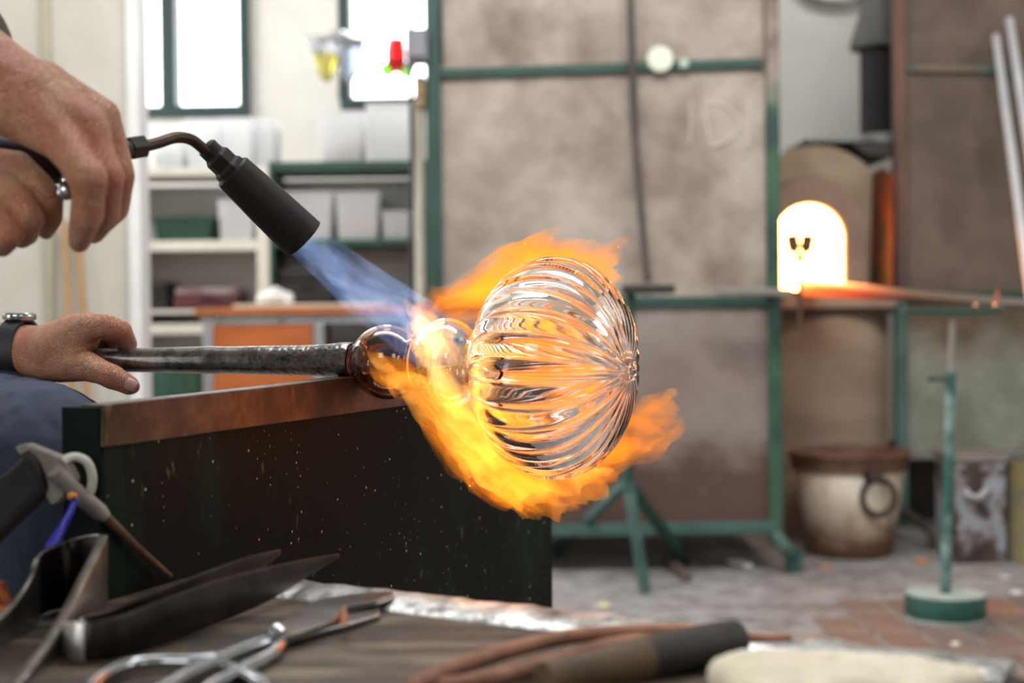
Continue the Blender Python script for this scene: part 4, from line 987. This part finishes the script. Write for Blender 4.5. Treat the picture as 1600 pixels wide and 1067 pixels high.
zs = P(1480, 582, YS).z; xt = P(1488, 492, YS).x
MB().tube([(gb.x, gb.y, hb - 0.016), (gb.x + (xt - gb.x) * 0.8, gb.y, zs)], 0.0145, 16).build('post', M_tealw, st, smooth='auto')
MB().tube([(gb.x + (xt - gb.x) * 0.8, gb.y, zs), (xt, gb.y, P(1488, 490, YS).z)], 0.0085, 14).build('inner_rod', M_bar, st, smooth='auto')
MB().tube([P(1456, 592, YS - 0.01), P(1480, 592, YS - 0.01)], 0.006, 10).ball(P(1455, 592, YS - 0.01), 0.01).build('clamp_screw', M_gframe, st, smooth='auto')
hbar(1415, 486, 1566, 486, 9, YS - 0.02, 0.04, 'top_bar', M_gframe, st)
for px_ in (1529, 1560):
    MB().lathe([(-0.012, 0.0), (-0.012, 0.011), (0.012, 0.011), (0.012, 0)], P(px_, 478, YS - 0.01), (0, 1, 0), 16).build('roller', M_chrome, st, smooth='auto')
MB().tube([P(1558, 482, YS), P(1558, 455, YS)], 0.004, 8).build('stop_pin', mat('orange_pin', '#c2542c', '#a8441f', 10, 0.5), st, smooth=True)

# black flue pipe with hood, coiled cable
fy = FY + 0.55
fx = P(1372, 150, fy).x
fl_ = thing('flue', (fx, fy, P(1372, 245, fy).z), 'black flue pipe with a sooty grey conical cowl above the furnace', 'flue')
rp = 29 * fy / F
MB().tube([(fx, fy, P(1372, 240, fy).z), (fx, fy, P(1372, 60, fy).z)], rp, 28).build('pipe', mat('soot_black', '#100f0d', '#1a1916', 6, 0.75), fl_, smooth='auto')
z0 = P(1372, 78, fy).z
MB().lathe([(0.0, rp * 1.5), (0.012, rp * 1.55), (0.14, rp * 1.05), (0.24, rp * 0.85), (1.2, rp * 0.85), (1.2, 0)], (fx, fy, z0), (0, 0, 1), 28).build('cowl', mat('grey_cowl', '#45443f', '#5f5e57', 5, 0.6), fl_, smooth='auto')
cc = thing('cable_coil', P(1300, 0, 6.5), 'loose coil of dark cable hung high on the back wall', 'cable')
for k in range(4):
    c_ = P(1302 + 5 * k, -30 - 4 * k, 6.52); a_ = 0.19 + 0.012 * k; b_ = 0.115 + 0.007 * k
    MB().tube([c_ + Vector((a_ * math.cos(R(t_ * 10)), 0.012 * k - 0.02, b_ * math.sin(R(t_ * 10)))) for t_ in range(36)], 0.009, 8, closed=True).build('cable_turn', mat('coil_grey', '#6a6a64', '#55554f', 10, 0.6), cc, smooth=True)
tag(MB().tube([P(1302, -80, 6.52), P(1302, -80, 6.6)], 0.012, 8).build('wall_hook', M_gframe, None), 'green hook on the back wall holding the cable coil', 'hook')

# ================================================================== RIGHT-HAND CABINET
RY = 5.4
M_rsheet = sheet_mat('dark_rust_sheet', ('#43352c', '#5a4a3f', '#726256'))
rc = thing('rusted_cabinet', (P(1520, 700, RY).x, RY + 0.3, 0), 'rust-brown steel cabinet to the right of the furnace', 'cabinet')
boxpx(1414, 1760, -260, 108, RY + 0.012, 0.01).build('upper_panel', M_rsheet, rc)
boxpx(1414, 1760, 108, 460, RY + 0.012, 0.01).build('middle_panel', M_rsheet, rc)
def low_mat():
    t = NT('pale_green_sheet'); z = t.pos()[2]; q = t.math('ADD', z, t.math('MULTIPLY', t.noise(3.2, 5), 0.55))
    mr = t.n('ShaderNodeMapRange'); k = P(1500, 540, RY).z + 0.27; mr.inputs[1].default_value = k - 0.1; mr.inputs[2].default_value = k + 0.14; t.l(q, mr.inputs[0])
    g = t.ramp(t.noise(3, 6), [(0.35, lin('#6f7062')), (0.6, lin('#96988b'))])
    t.l(t.mix(mr.outputs[0], g, lin('#54412f')), t.b.inputs['Base Color']); t.b.inputs['Roughness'].default_value = 0.7; return t.m
boxpx(1414, 1760, 460, 706, RY + 0.012, 0.01).build('lower_panel', low_mat(), rc)
x = P(1405, 300, RY).x
def rpost():
    t = NT('red_brown_post'); t.b.inputs['Roughness'].default_value = 0.55
    t.l(t.ramp(t.noise(5, 5, stretch=(1, 1, 0.5)), [(0.38, lin('#40302a')), (0.62, lin('#6a4436'))]), t.b.inputs['Base Color']); return t.m
MB().box(x - 0.022, x + 0.022, RY - 0.02, RY + 0.03, P(1405, 455, RY).z, 2.6).build('corner_post', rpost(), rc, bevel=0.004)
MB().box(x - 0.02, x + 0.02, RY - 0.02, RY + 0.03, 0.05, P(1405, 455, RY).z).build('corner_post', M_gframe2, rc, bevel=0.004)
hbar(1412, 106, 1760, 112, 11, RY - 0.015, 0.03, 'crossbar', mat('green_rust_bar', '#2b5145', '#6b5a4c', 4, 0.6, lo=0.45, hi=0.58), rc)
hbar(1412, 463, 1760, 463, 14, RY - 0.015, 0.03, 'crossbar', M_gframe, rc)
hbar(1412, 712, 1760, 708, 12, RY - 0.015, 0.03, 'crossbar', mat('dusty_bar', '#6d6a60', '#7d7a70', 6, 0.7), rc)
MB().box(x, x + 0.8, RY + 0.5, RY + 0.52, 0.0, P(1500, 706, RY).z).build('kick_panel', mat('dark_recess_sheet', '#2b2622', '#38322c', 5, 0.8), rc)  # dark sheet set back so its colour supplies the recess's shade
MB().tube(spline([P(1404, 800, RY - 0.05), P(1430, 812, RY - 0.12), P(1450, 826, RY - 0.2), P(1457, 842, RY - 0.22)] + [tuple(Vector((P(1457, 842, RY - 0.22).x, P(1457, 842, RY - 0.22).y, 0.002)))], 5), 0.018, 14).build('bent_foot', mat('grey_brown_pipe', '#4c443d', '#5c534b', 8, 0.6, 0.3), rc, smooth='auto')
# chipped tin
YT = G(1540, 880).y
def tin_mat():
    t = NT('chipped_white_tin'); t.b.inputs['Roughness'].default_value = 0.5
    f = t.noise(6, 5, 0.6); g = t.noise(5, 4)
    c = t.ramp(f, [(0.42, lin('#9aa0a8')), (0.5, lin('#8d8b8c')), (0.54, lin('#4a3a33')), (0.64, lin('#2e2622'))], 'LINEAR')
    t.l(c, t.b.inputs['Base Color']); return t.m
tin = thing('metal_tin', (P(1545, 880, YT).x, YT + 0.15, 0), 'chipped grey-white metal tin box on the floor by the rusted cabinet', 'tin')
a = P(1494, 712, YT); b = P(1574, 712, YT); zt2 = a.z
MB().box(a.x, b.x, YT, YT + 0.24, 0, zt2 - 0.025).build('body', tin_mat(), tin, bevel=0.01)
MB().box(a.x - 0.006, b.x + 0.006, YT - 0.006, YT + 0.246, zt2 - 0.025, zt2).build('lid', mat('dusty_lid', '#6d6560', '#8a827d', 8, 0.6), tin, bevel=0.006)
MB().tube(spline([P(1508, 765, YT - 0.01), P(1516, 775, YT - 0.03), P(1530, 776, YT - 0.03), P(1542, 764, YT - 0.01)], 5), 0.011, 10).build('handle', mat('white_handle', '#b9b6b8', '#a5a2a4', 10, 0.5), tin, smooth=True)
for n_, (xa, xb, lab) in enumerate([(1582, 1640, 'mossy yellow-stained metal canister beside the chipped tin')]):
    o = thing('metal_canister', (P(1610, 890, YT).x, YT - 0.02, 0), lab, 'canister')
    c_ = P((xa + xb) / 2, 880, YT); r_ = (xb - xa) / 2 * YT / F
    MB().lathe([(0, 0), (0, r_), (0.01, r_ * 1.03), (0.02, r_), (0.33, r_), (0.335, r_ * 1.03), (0.345, r_ * 1.03), (0.345, r_ * 0.9), (0.335, 0)], (c_.x, YT + 0.04, 0), (0, 0, 1), 28).build('body', mat('yellow_stained_metal', '#8d8050', '#6d6a5a', 6, 0.7), o, smooth='auto')
    MB().tube([(c_.x + r_ * 0.9 * math.cos(R(t_ * 15)), YT + 0.04, 0.345 + 0.07 * math.sin(R(t_ * 15))) for t_ in range(13)], 0.006, 8).build('bail_handle', M_bar, o, smooth=True)
# two rods leaning on the rusted cabinet
M_alu = mat('aluminium_rod', '#d2d2d4', '#bdbdc0', 6, 0.4, 0.25)
for (ax_, ay_, bx_, by_, lab) in [(1556, 56, 1688, 1030, 'grey metal rod leaning on the rusted cabinet, the lower of two'), (1577, 30, 1733, 1046, 'grey metal rod leaning on the rusted cabinet, the taller of two')]:
    t_ = P(ax_, ay_, RY - 0.03); b_ = G(bx_, by_)
    o = MB().tube([t_, t_ + (b_ - t_) * 0.002, b_ + (t_ - b_) * 0.003, b_], [0.009, 0.0155, 0.0145, 0.011], 14).build('leaning_rod', M_alu, None, smooth='auto')
    tag(o, lab, 'rod', 'rods leaning on the rusted cabinet')

# ================================================================== POT WITH RING HANDLE
PYc = 5.1; pg = P(1328, 800, PYc)
ptr = thing('iron_rimmed_pot', (pg.x, PYc, 0), 'cream glazed pot with rusty rim and iron ring handle under the furnace', 'pot')
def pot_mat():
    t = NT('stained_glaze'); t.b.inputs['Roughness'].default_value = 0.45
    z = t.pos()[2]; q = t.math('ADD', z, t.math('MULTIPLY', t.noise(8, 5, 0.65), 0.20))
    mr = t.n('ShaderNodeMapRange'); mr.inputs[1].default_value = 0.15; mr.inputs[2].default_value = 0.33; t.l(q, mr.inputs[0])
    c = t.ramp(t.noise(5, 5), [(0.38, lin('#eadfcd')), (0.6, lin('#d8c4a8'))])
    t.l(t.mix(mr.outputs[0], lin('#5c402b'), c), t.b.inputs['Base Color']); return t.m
s_ = PYc / F; H_ = P(1325, 706, PYc).z
r0, r1 = 68 * s_, 84 * s_
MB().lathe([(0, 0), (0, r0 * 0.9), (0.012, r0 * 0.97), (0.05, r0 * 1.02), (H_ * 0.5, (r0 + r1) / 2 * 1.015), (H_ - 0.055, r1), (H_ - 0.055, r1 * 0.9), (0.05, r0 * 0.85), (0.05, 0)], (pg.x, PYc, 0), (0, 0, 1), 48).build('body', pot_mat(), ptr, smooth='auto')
MB().lathe([(H_ - 0.062, r1 * 0.98), (H_ - 0.06, r1 * 1.05), (H_ - 0.012, r1 * 1.09), (H_ - 0.006, r1 * 1.12), (H_ + 0.006, r1 * 1.12), (H_ + 0.006, r1 * 0.97), (H_ - 0.06, r1 * 0.90)], (pg.x, PYc, 0), (0, 0, 1), 48).build('rim', mat('rusty_rim', '#5b4034', '#77584a', 9, 0.65, 0.3, bump=0.2), ptr, smooth='auto')
MB().lathe([(0, 0), (0, r1 * 0.88), (0.004, r1 * 0.86), (0.004, 0)], (pg.x, PYc, H_ - 0.10), (0, 0, 1), 32).build('dark_contents', mat('ash', '#2d2723', '#3b342f', 20, 0.95), ptr)
rc_ = P(1369, 775, 4.95); 
hr_ = MB().tube([rc_ + Vector((0.056 * math.cos(R(k * 10)), -0.03 - 0.0 * k, 0.062 * math.sin(R(k * 10)))) for k in range(36)], 0.0105, 12, closed=True).build('ring_handle', mat('black_iron_ring', '#2c2521', '#3f3630', 12, 0.6, 0.5), ptr, smooth=True)
MB().lathe([(0, 0), (0, 0.020), (0.01, 0.026), (0.06, 0.03), (0.10, 0.034)], P(1367, 744, 4.865), (0, 1, -0.05), 16).build('ring_lug', mat('lug_iron', '#40312a', '#524036', 12, 0.6, 0.4), ptr, smooth='auto')

# ================================================================== LEFT BACKGROUND: SHELVES, DESK, HANGING GLASS
M_shelfw = mat('shelf_white', '#d5d3cb', '#c6c2b6', 5, 0.6)
M_shelfg = mat('shelf_green', '#163a2d', '#204636', 6, 0.5)
SY = 5.7
def shelf_unit(name, label, xa, xb, boards, up_m, bd_m, back_m, ups, dep=0.3):
    r = thing(name, (P((xa + xb) / 2, 400, SY).x, SY + dep / 2, 0), label, 'shelf unit')
    ztop = P(xa, boards[0][0], SY).z
    for (u0, u1) in ups:
        x0_, x1_ = P(u0, 400, SY).x, P(u1, 400, SY).x
        MB().box(x0_, x1_, SY, SY + dep, 0, ztop).build('upright', up_m, r, bevel=0.003)
    for (y0_, y1_) in boards:
        a_, b_ = P(xa, (y0_ + y1_) / 2, SY), P(xb, (y0_ + y1_) / 2, SY); zc = (a_.z + b_.z) / 2; hz = (y1_ - y0_) / 2 * SY / F
        MB().box(a_.x, b_.x, SY + 0.003, SY + dep, zc - hz, zc + hz).build('shelf_board', bd_m, r, bevel=0.003)
    a_, b_ = P(xa, 400, SY), P(xb, 400, SY)
    MB().box(a_.x, b_.x, SY + dep, SY + dep + 0.012, 0, ztop - 0.05).build('back_panel', back_m, r)
    return r
M_backg = mat('grey_back_board', '#e2e2df', '#d6d6d2', 3, 0.8)
shelf_unit('shelf_unit', 'white shelf unit against the back wall under the left window', 190, 402, [(262, 275), (376, 392), (484, 490), (506, 522)], M_shelfw, M_shelfw, M_backg, [(190, 200), (402, 421)])
shelf_unit('shelf_unit', 'shelf unit with dark green board edges behind the blue flame', 424, 668, [(252, 267), (374, 385), (474, 482)], M_shelfg, M_shelfg, M_backg, [(422, 428), (660, 668)])
def plastic():
    t = NT('translucent_plastic'); t.t.nodes.remove(t.b)
    d = t.n('ShaderNodeBsdfDiffuse'); d.inputs[0].default_value = (0.84, 0.85, 0.86, 1); tr = t.n('ShaderNodeBsdfTranslucent'); tr.inputs[0].default_value = (0.86, 0.87, 0.88, 1)
    tp = t.n('ShaderNodeBsdfTransparent'); m1 = t.n('ShaderNodeMixShader'); m1.inputs[0].default_value = 0.5; m2 = t.n('ShaderNodeMixShader'); m2.inputs[0].default_value = 0.38
    t.l(d.outputs[0], m1.inputs[1]); t.l(tr.outputs[0], m1.inputs[2]); t.l(m1.outputs[0], m2.inputs[1]); t.l(tp.outputs[0], m2.inputs[2]); t.l(m2.outputs[0], t.out.inputs[0]); return t.m
M_plas = plastic()
M_yell = mat('amber_glass_bits', '#b98a3c', '#8c6424', 40, 0.4); M_greyb = mat('grey_bits', '#9a9c9e', '#6d7072', 40, 0.5); M_grnb = mat('dark_green_bits', '#1d3d31', '#2f5a48', 30, 0.5)
def tub(label, xa, xb, yt, yb, Y, dep, content=None, m=None, fill=0.35, group=None, cat='tub', name='plastic_tub', floor=False):
    a_, b_ = P(xa, (yt + yb) / 2, Y), P(xb, (yt + yb) / 2, Y); cx = (a_.x + b_.x) / 2; hx = (b_.x - a_.x) / 2
    mid = P((xa + xb) / 2, (yt + yb) / 2, Y).z; hz = (yb - yt) / 2 * Y / F; z0_, z1_ = (0.0 if floor else mid - hz), mid + hz
    r = thing(name, (cx, Y + dep / 2, z0_), label, cat, group); cyy = Y + dep / 2; t_ = 0.004
    def loop(f, z, off=0): return [(cx - hx * f + off, cyy - dep / 2 * f + off, z), (cx + hx * f - off, cyy - dep / 2 * f + off, z), (cx + hx * f - off, cyy + dep / 2 * f - off, z), (cx - hx * f + off, cyy + dep / 2 * f - off, z)]
    L_ = [loop(0.86, z0_), loop(0.97, z1_ - 0.012), loop(1.0, z1_ - 0.012), loop(1.0, z1_), loop(0.97, z1_, t_), loop(0.86, z0_ + t_, t_)]
    mb = MB()
    for l_ in L_: mb.v += l_
    for i in range(len(L_) - 1):
        for j in range(4): mb.f.append((i * 4 + j, i * 4 + (j + 1) % 4, i * 4 + 4 + (j + 1) % 4, i * 4 + 4 + j))
    mb.f += [(3, 2, 1, 0), tuple(len(mb.v) - 4 + j for j in range(4))]
    mb.build('body', m or M_plas, r, bevel=0.004)
    if content:
        c = MB(); rnd = random.Random(xa); hf = (z1_ - z0_) * fill
        for k in range(26):
            c.ball((cx + rnd.uniform(-0.7, 0.7) * hx, cyy + rnd.uniform(-0.7, 0.7) * dep / 2, z0_ + 0.02 + rnd.random() * hf * 0.8), 0.02 * rnd.uniform(0.7, 1.2), nu=8, nv=6)
        o_ = c.build('contents', content, r, smooth=True); o_['kind'] = 'stuff'
    return r
TB = 'plastic tubs on the shelves'
tub('clear tub on the white shelf unit top, nearest the pier', 232, 286, 196, 262, SY + 0.02, 0.24, M_greyb, group=TB)
tub('clear tub on the white shelf unit top, second from the pier', 289, 341, 186, 262, SY + 0.02, 0.24, None, group=TB)
tub('clear tub on the white shelf unit top, third from the pier', 344, 394, 184, 262, SY + 0.02, 0.24, None, group=TB)
tub('clear tub at the white shelf unit end, touching the green boards', 396, 428, 186, 258, SY + 0.04, 0.24, None, group=TB)
tub('clear tub holding amber bits on the top green board', 498, 568, 174, 252, SY + 0.02, 0.24, M_yell, group=TB)
tub('large clear tub on the top green board next to the white pole', 572, 650, 162, 252, SY + 0.02, 0.24, None, group=TB)
tub('clear tub holding amber bits on the second green board', 524, 592, 300, 374, SY + 0.02, 0.24, M_yell, group=TB)
tub('clear tub of grey bits on the second green board', 597, 650, 330, 374, SY + 0.02, 0.24, M_greyb, group=TB, fill=0.7)
tub('clear tub on the second green board behind the torch barrel', 434, 520, 300, 374, SY + 0.02, 0.24, M_greyb, group=TB)
tub('dark green crate on the middle shelf of the white unit', 238, 332, 338, 376, SY + 0.02, 0.24, M_greyb, m=M_shelfg, fill=0.9, cat='crate', name='crate')
tub('clear tub on the middle shelf of the white unit', 340, 396, 312, 376, SY + 0.02, 0.24, M_greyb, group=TB)
# red case, dark case
def case(label, xa, xb, yt, yb, Y, dep, m, m2, name='tool_case'):
    a_, b_ = P(xa, yb, Y), P(xb, yb, Y); h = (yb - yt) * Y / F
    r = thing(name, ((a_.x + b_.x) / 2, Y + dep / 2, a_.z), label, 'case')
    MB().box(a_.x, b_.x, Y, Y + dep, a_.z, a_.z + h * 0.62).build('body', m, r, bevel=0.008)
    MB().box(a_.x + 0.004, b_.x - 0.004, Y + 0.004, Y + dep - 0.004, a_.z + h * 0.62, a_.z + h).build('lid', m2, r, bevel=0.012)
    MB().tube(spline([(a_.x * 0.6 + b_.x * 0.4, Y, a_.z + h * 0.5), (a_.x * 0.58 + b_.x * 0.42, Y - 0.02, a_.z + h * 0.5), (a_.x * 0.42 + b_.x * 0.58, Y - 0.02, a_.z + h * 0.5), (a_.x * 0.4 + b_.x * 0.6, Y, a_.z + h * 0.5)], 4), 0.005, 8).build('handle', M_handle, r, smooth=True)
case('dark red case with a pale lid on the white shelf unit', 272, 372, 450, 484, SY - 0.0 + 0.02, 0.25, mat('dark_red', '#4a1a1c', '#5a2426', 8, 0.5), mat('pinkish_grey_lid', '#8f8486', '#6a3436', 8, 0.5))
case('black case on the lowest green board behind the flame', 432, 524, 420, 473, SY + 0.02, 0.24, M_handle, M_handle)
case('black case on the bottom of the white shelf unit', 226, 262, 440, 484, SY + 0.04, 0.25, M_handle, M_handle)
# desk
DY = 5.0
M_orange = mat('orange_wood', '#b5622b', '#a05222', 5, 0.5, stretch=(1, 1, 5)); M_otop = mat('orange_wood_edge', '#b06a3e', '#9c5a32', 6, 0.5)
M_alum = mat('grey_alloy', '#a7a9ad', '#97999d', 8, 0.4, 0.5)
dk = thing('workbench_desk', (P(450, 500, DY).x, DY + 0.3, 0), 'orange wooden work desk on a grey metal frame behind the pipe', 'desk')
def zrow(y): return P(450, y, DY).z
xa, xb = P(306, 500, DY).x, P(640, 500, DY).x
MB().box(xa, xb, DY - 0.02, DY + 0.6, zrow(492), zrow(480)).build('desk_top', M_otop, dk, bevel=0.003)
MB().box(P(314, 500, DY).x, xb - 0.02, DY, DY + 0.03, zrow(506), zrow(492)).build('rail', M_alum, dk, bevel=0.003)
MB().box(P(318, 500, DY).x, P(488, 500, DY).x, DY + 0.004, DY + 0.5, zrow(640), zrow(506)).build('drawer_box', M_orange, dk, bevel=0.004)
for q_ in (316, 490, 630):
    MB().box(P(q_, 500, DY).x, P(q_ + 16, 500, DY).x, DY, DY + 0.035, 0, zrow(506)).build('leg', M_alum, dk, bevel=0.003)
for q_ in (316, 630):
    MB().box(P(q_, 500, DY).x, P(q_ + 16, 500, DY).x, DY + 0.55, DY + 0.585, 0, zrow(492)).build('leg', M_alum, dk, bevel=0.003)
for q_ in (344, 441):
    MB().lathe([(0, 0), (0, 0.013), (0.008, 0.012), (0.011, 0.006), (0.011, 0)], P(q_, 498, DY), (0, -1, 0), 14).build('bolt', M_chrome, dk, smooth='auto')
zt3 = zrow(480)
o = MB().box(P(362, 480, DY).x, P(600, 480, DY).x, DY + 0.02, DY + 0.42, zt3, zt3 + 0.012).build('board_sheet', mat('pale_board', '#cdbfae', '#bfae9b', 6, 0.8), None, bevel=0.003); tag(o, 'pale flat board lying on the orange desk', 'board')
o = organic('crumpled_cloth', [[(P(410, 466, DY + 0.1) , 0.022), (P(428, 462, DY + 0.12), 0.03), (P(450, 466, DY + 0.12), 0.022)]], mat('white_rag', '#dcdad6', '#c7c4bf', 9, 0.9), None, 0.006, 2, lambda co, nr: nr * 0.008 * noise.noise(co * 30))
tag(o, 'small crumpled white cloth on the pale board', 'cloth')
tub('dark green crate on the floor under the pipe, left of the desk legs', 226, 312, 560, 640, SY - 0.35, 0.3, None, m=M_grnb, cat='crate', floor=True, name='crate')
# white pole with black cable beside the cabinet
pp = P(657, 400, 4.92); o = MB().tube([(pp.x, pp.y, 0), (pp.x, pp.y, P(657, 168, 4.92).z), (pp.x, pp.y, P(657, 166, 4.92).z)], [0.018, 0.018, 0.012], 18).build('white_pole', mat('cream_pole', '#cfcabb', '#bdb7a5', 8, 0.6), None, smooth='auto')
tag(o, 'cream painted pole standing at the left edge of the steel cabinet', 'pole')
o = MB().tube(spline([P(642, -60, 4.9), P(642, 140, 4.9), P(644, 240, 4.9), P(642, 350, 4.9), P(643, 470, 4.9), P(643, 700, 4.9), tuple(Vector((P(643, 700, 4.9).x, 4.9, 0.008)))], 6), 0.008, 10).build('black_cable', M_handle, None, smooth=True)
tag(o, 'thin black cable running down beside the cream pole', 'cable')
sb = thing('switch_box', P(651, 96, 4.66), 'grey switch box fixed on the left post of the steel cabinet', 'switch box')
boxpx(634, 668, 44, 94, 4.66, 0.1).build('body', mat('grey_box', '#77757a', '#69676c', 8, 0.5), sb, bevel=0.006)
boxpx(638, 664, 50, 88, 4.652, 0.008).build('cover', mat('grey_cover', '#828086', '#76747a', 8, 0.5), sb, bevel=0.004)
boxpx(648, 664, 118, 168, 4.68, 0.07).build('junction', mat('brown_junction', '#5a4636', '#8f7a4c', 20, 0.6), sb, bevel=0.006)
# coloured glass hanging before the second window
def cglass(name, col):
    t = NT(name); t.b.inputs['Base Color'].default_value = col; t.b.inputs['Transmission Weight'].default_value = 0.75; t.b.inputs['Roughness'].default_value = 0.1; return t.m
M_gy = cglass('yellow_glass', (0.97, 0.92, 0.35, 1)); M_gb = cglass('pale_blue_glass', (0.78, 0.87, 1.0, 1)); M_gr = cglass('red_glass', (0.85, 0.03, 0.03, 1)); M_gg = cglass('green_glass', (0.1, 0.4, 0.02, 1)); M_gc = cglass('clear_lamp_glass', (0.95, 0.97, 1, 1))
def bowl(c, r, h, m, name, parent, lip=1.25):
    pr = [(0, 0), (0.0, r * 0.25), (h * 0.25, r * 0.7), (h * 0.6, r), (h, r * lip), (h, r * lip - 0.006), (h * 0.6, r - 0.008), (h * 0.28, r * 0.66), (0.01, r * 0.2), (0.01, 0)]
    return MB().lathe(pr, c, (0, 0, 1), 28).build(name, m, parent, smooth='auto')
YH = 5.3
lp1 = thing('hanging_glass_lamp', P(520, 128, YH), 'yellow and pale blue glass lamp hanging before the second window', 'lamp')
bowl(P(510, 128, YH), 0.042, 0.10, M_gy, 'yellow_cup', lp1, 1.3); bowl(P(498, 92, YH + 0.05), 0.04, 0.08, M_gc, 'clear_cup', lp1, 1.4); bowl(P(546, 128, YH + 0.02), 0.05, 0.16, M_gb, 'blue_cup', lp1)
MB().lathe([(0, 0.0), (0, 0.085), (0.012, 0.09), (0.03, 0.06), (0.05, 0.03), (0.05, 0)], P(530, 70, YH), (0, 0, 1), 28).build('glass_disc', M_gc, lp1, smooth='auto')
MB().tube([P(530, 60, YH), tuple(Vector((P(530, 60, YH).x, P(530, 60, YH).y, 4.0)))], 0.004, 8).build('hanging_wire', M_handle, lp1)
lp2 = thing('hanging_glass_flower', P(620, 118, YH), 'red and green glass flower hanging beside the switch box', 'ornament')
MB().lathe([(0, 0), (0, 0.02), (0.03, 0.036), (0.07, 0.036), (0.12, 0.03), (0.12, 0.02), (0.04, 0.026), (0.01, 0.0)], P(619, 112, YH), (0, 0, 1), 20).build('red_bloom', M_gr, lp2, smooth='auto')
for s_ in (-1, 1):
    MB().prism([P(619, 112, YH), P(619 + s_ * 14, 96, YH), P(619 + s_ * 28, 106, YH), P(619 + s_ * 16, 122, YH)], (0, 0.02, 0)).build('green_leaf', M_gg, lp2, bevel=0.003)
MB().ball(P(640, 104, YH - 0.02), 0.022).build('clear_bead', M_gc, lp2, smooth=True)
MB().tube([P(619, 70, YH), tuple(Vector((P(619, 70, YH).x, P(619, 70, YH).y, 4.0)))], 0.003, 8).build('hanging_wire', M_handle, lp2)
# notices on the pier, sticks leaning on it
yb = YP - 0.004
sg = thing('wall_sign', P(140, 18, yb), 'white sign with blue printing at the top of the pier', 'sign')
boxpx(84, 191, -90, 20, YP - 0.006, 0.005).build('board', mat('sign_white', '#dfe1ea', '#d4d8e6', 8, 0.5), sg)
M_sblue = mat('sign_blue', '#3a58b8', '#4a68c2', 10, 0.5)
for poly in ([(86, -40), (92, -40), (100, 14), (86, 16)], [(104, 0), (118, -6), (112, 4)], [(136, 16), (170, 12), (168, 17), (140, 19)], [(178, 14), (190, -6), (190, 14)], [(112, -60), (130, -60), (130, -10), (122, -10)], [(146, -60), (160, -60), (160, -8), (150, -12)]):
    MB().prism([P(a_, b_, YP - 0.008) for a_, b_ in poly], (0, 0.0015, 0)).build('blue_print', M_sblue, sg)
for (xa, xb, lab) in [(2, 24, 'grey notice sheet on the pier next to the upper wrist'), (28, 60, 'pale notice sheet on the pier between the grey sheet and beige strip')]:
    o = boxpx(xa, xb, -60, 82 if xa < 10 else 74, YP - 0.004, 0.003).build('notice_sheet', mat('paper_grey', '#c3c3cc', '#b2b3be', 8, 0.8) if xa < 10 else mat('paper_pale', '#cfd0da', '#c0c1cc', 8, 0.8)); tag(o, lab, 'notice')
M_stick = mat('pale_stick', '#b08a5c', '#a07c50', 8, 0.6, stretch=(4, 4, 1))
for (ax_, ay_, bx_, by_, lab) in [(100, 345, 128, 905, 'wooden stick leaning on the pier, the left of two'), (121, 330, 150, 900, 'wooden stick leaning on the pier, the right of two')]:
    t_ = P(ax_, ay_, YP - 0.035); b_ = P(bx_, by_, YP - 0.12); k = (0.0 - t_.z) / (b_.z - t_.z); b_ = t_ + (b_ - t_) * k
    o = MB().tube([t_, b_], 0.0105, 12).build('wooden_stick', M_stick, None, smooth='auto'); tag(o, lab, 'stick', 'sticks leaning on the pier')
# chips of glass and clay on the floor
rnd = random.Random(5)
M_chip = [mat('glass_chip', '#d9d6cf', '#cfcbc2', 30, 0.3), mat('clay_chip', '#c98a52', '#b87842', 30, 0.6), mat('pale_yellow_chip', '#d2c59a', '#c4b78a', 30, 0.5)]
spots = [(944, 950, 2, 'pale yellow chip on the floor right of the bench panel', 0.022), (1150, 884, 0, 'white chip on the floor between tripod and cabinet foot', 0.03), (1168, 888, 0, 'white sliver on the floor left of the cabinet foot', 0.024), (1441, 881, 1, 'orange clay chip on the floor left of the slim stand', 0.028), (1290, 890, 1, 'orange crumb on the floor below the pot', 0.02), (1588, 930, 0, 'white glass chip on the floor at the far right', 0.024), (1494, 1010, 0, 'small white chip on the tiles under the round base', 0.016), (1570, 905, 0, 'pinkish white chip near the chipped tin', 0.018)]
for (x_, y_, k, lab, r_) in spots:
    g_ = G(x_, y_); mb = MB().ball((0, 0, 0), r_, 1, 0.7, 0.35, 7, 5); mb.v = [tuple(g_ + Vector(v) * rnd.uniform(0.75, 1.2) + Vector((0, 0, r_ * 0.36))) for v in mb.v]
    tag(mb.build('floor_chip', M_chip[k]), lab, 'chip', 'chips on the floor')
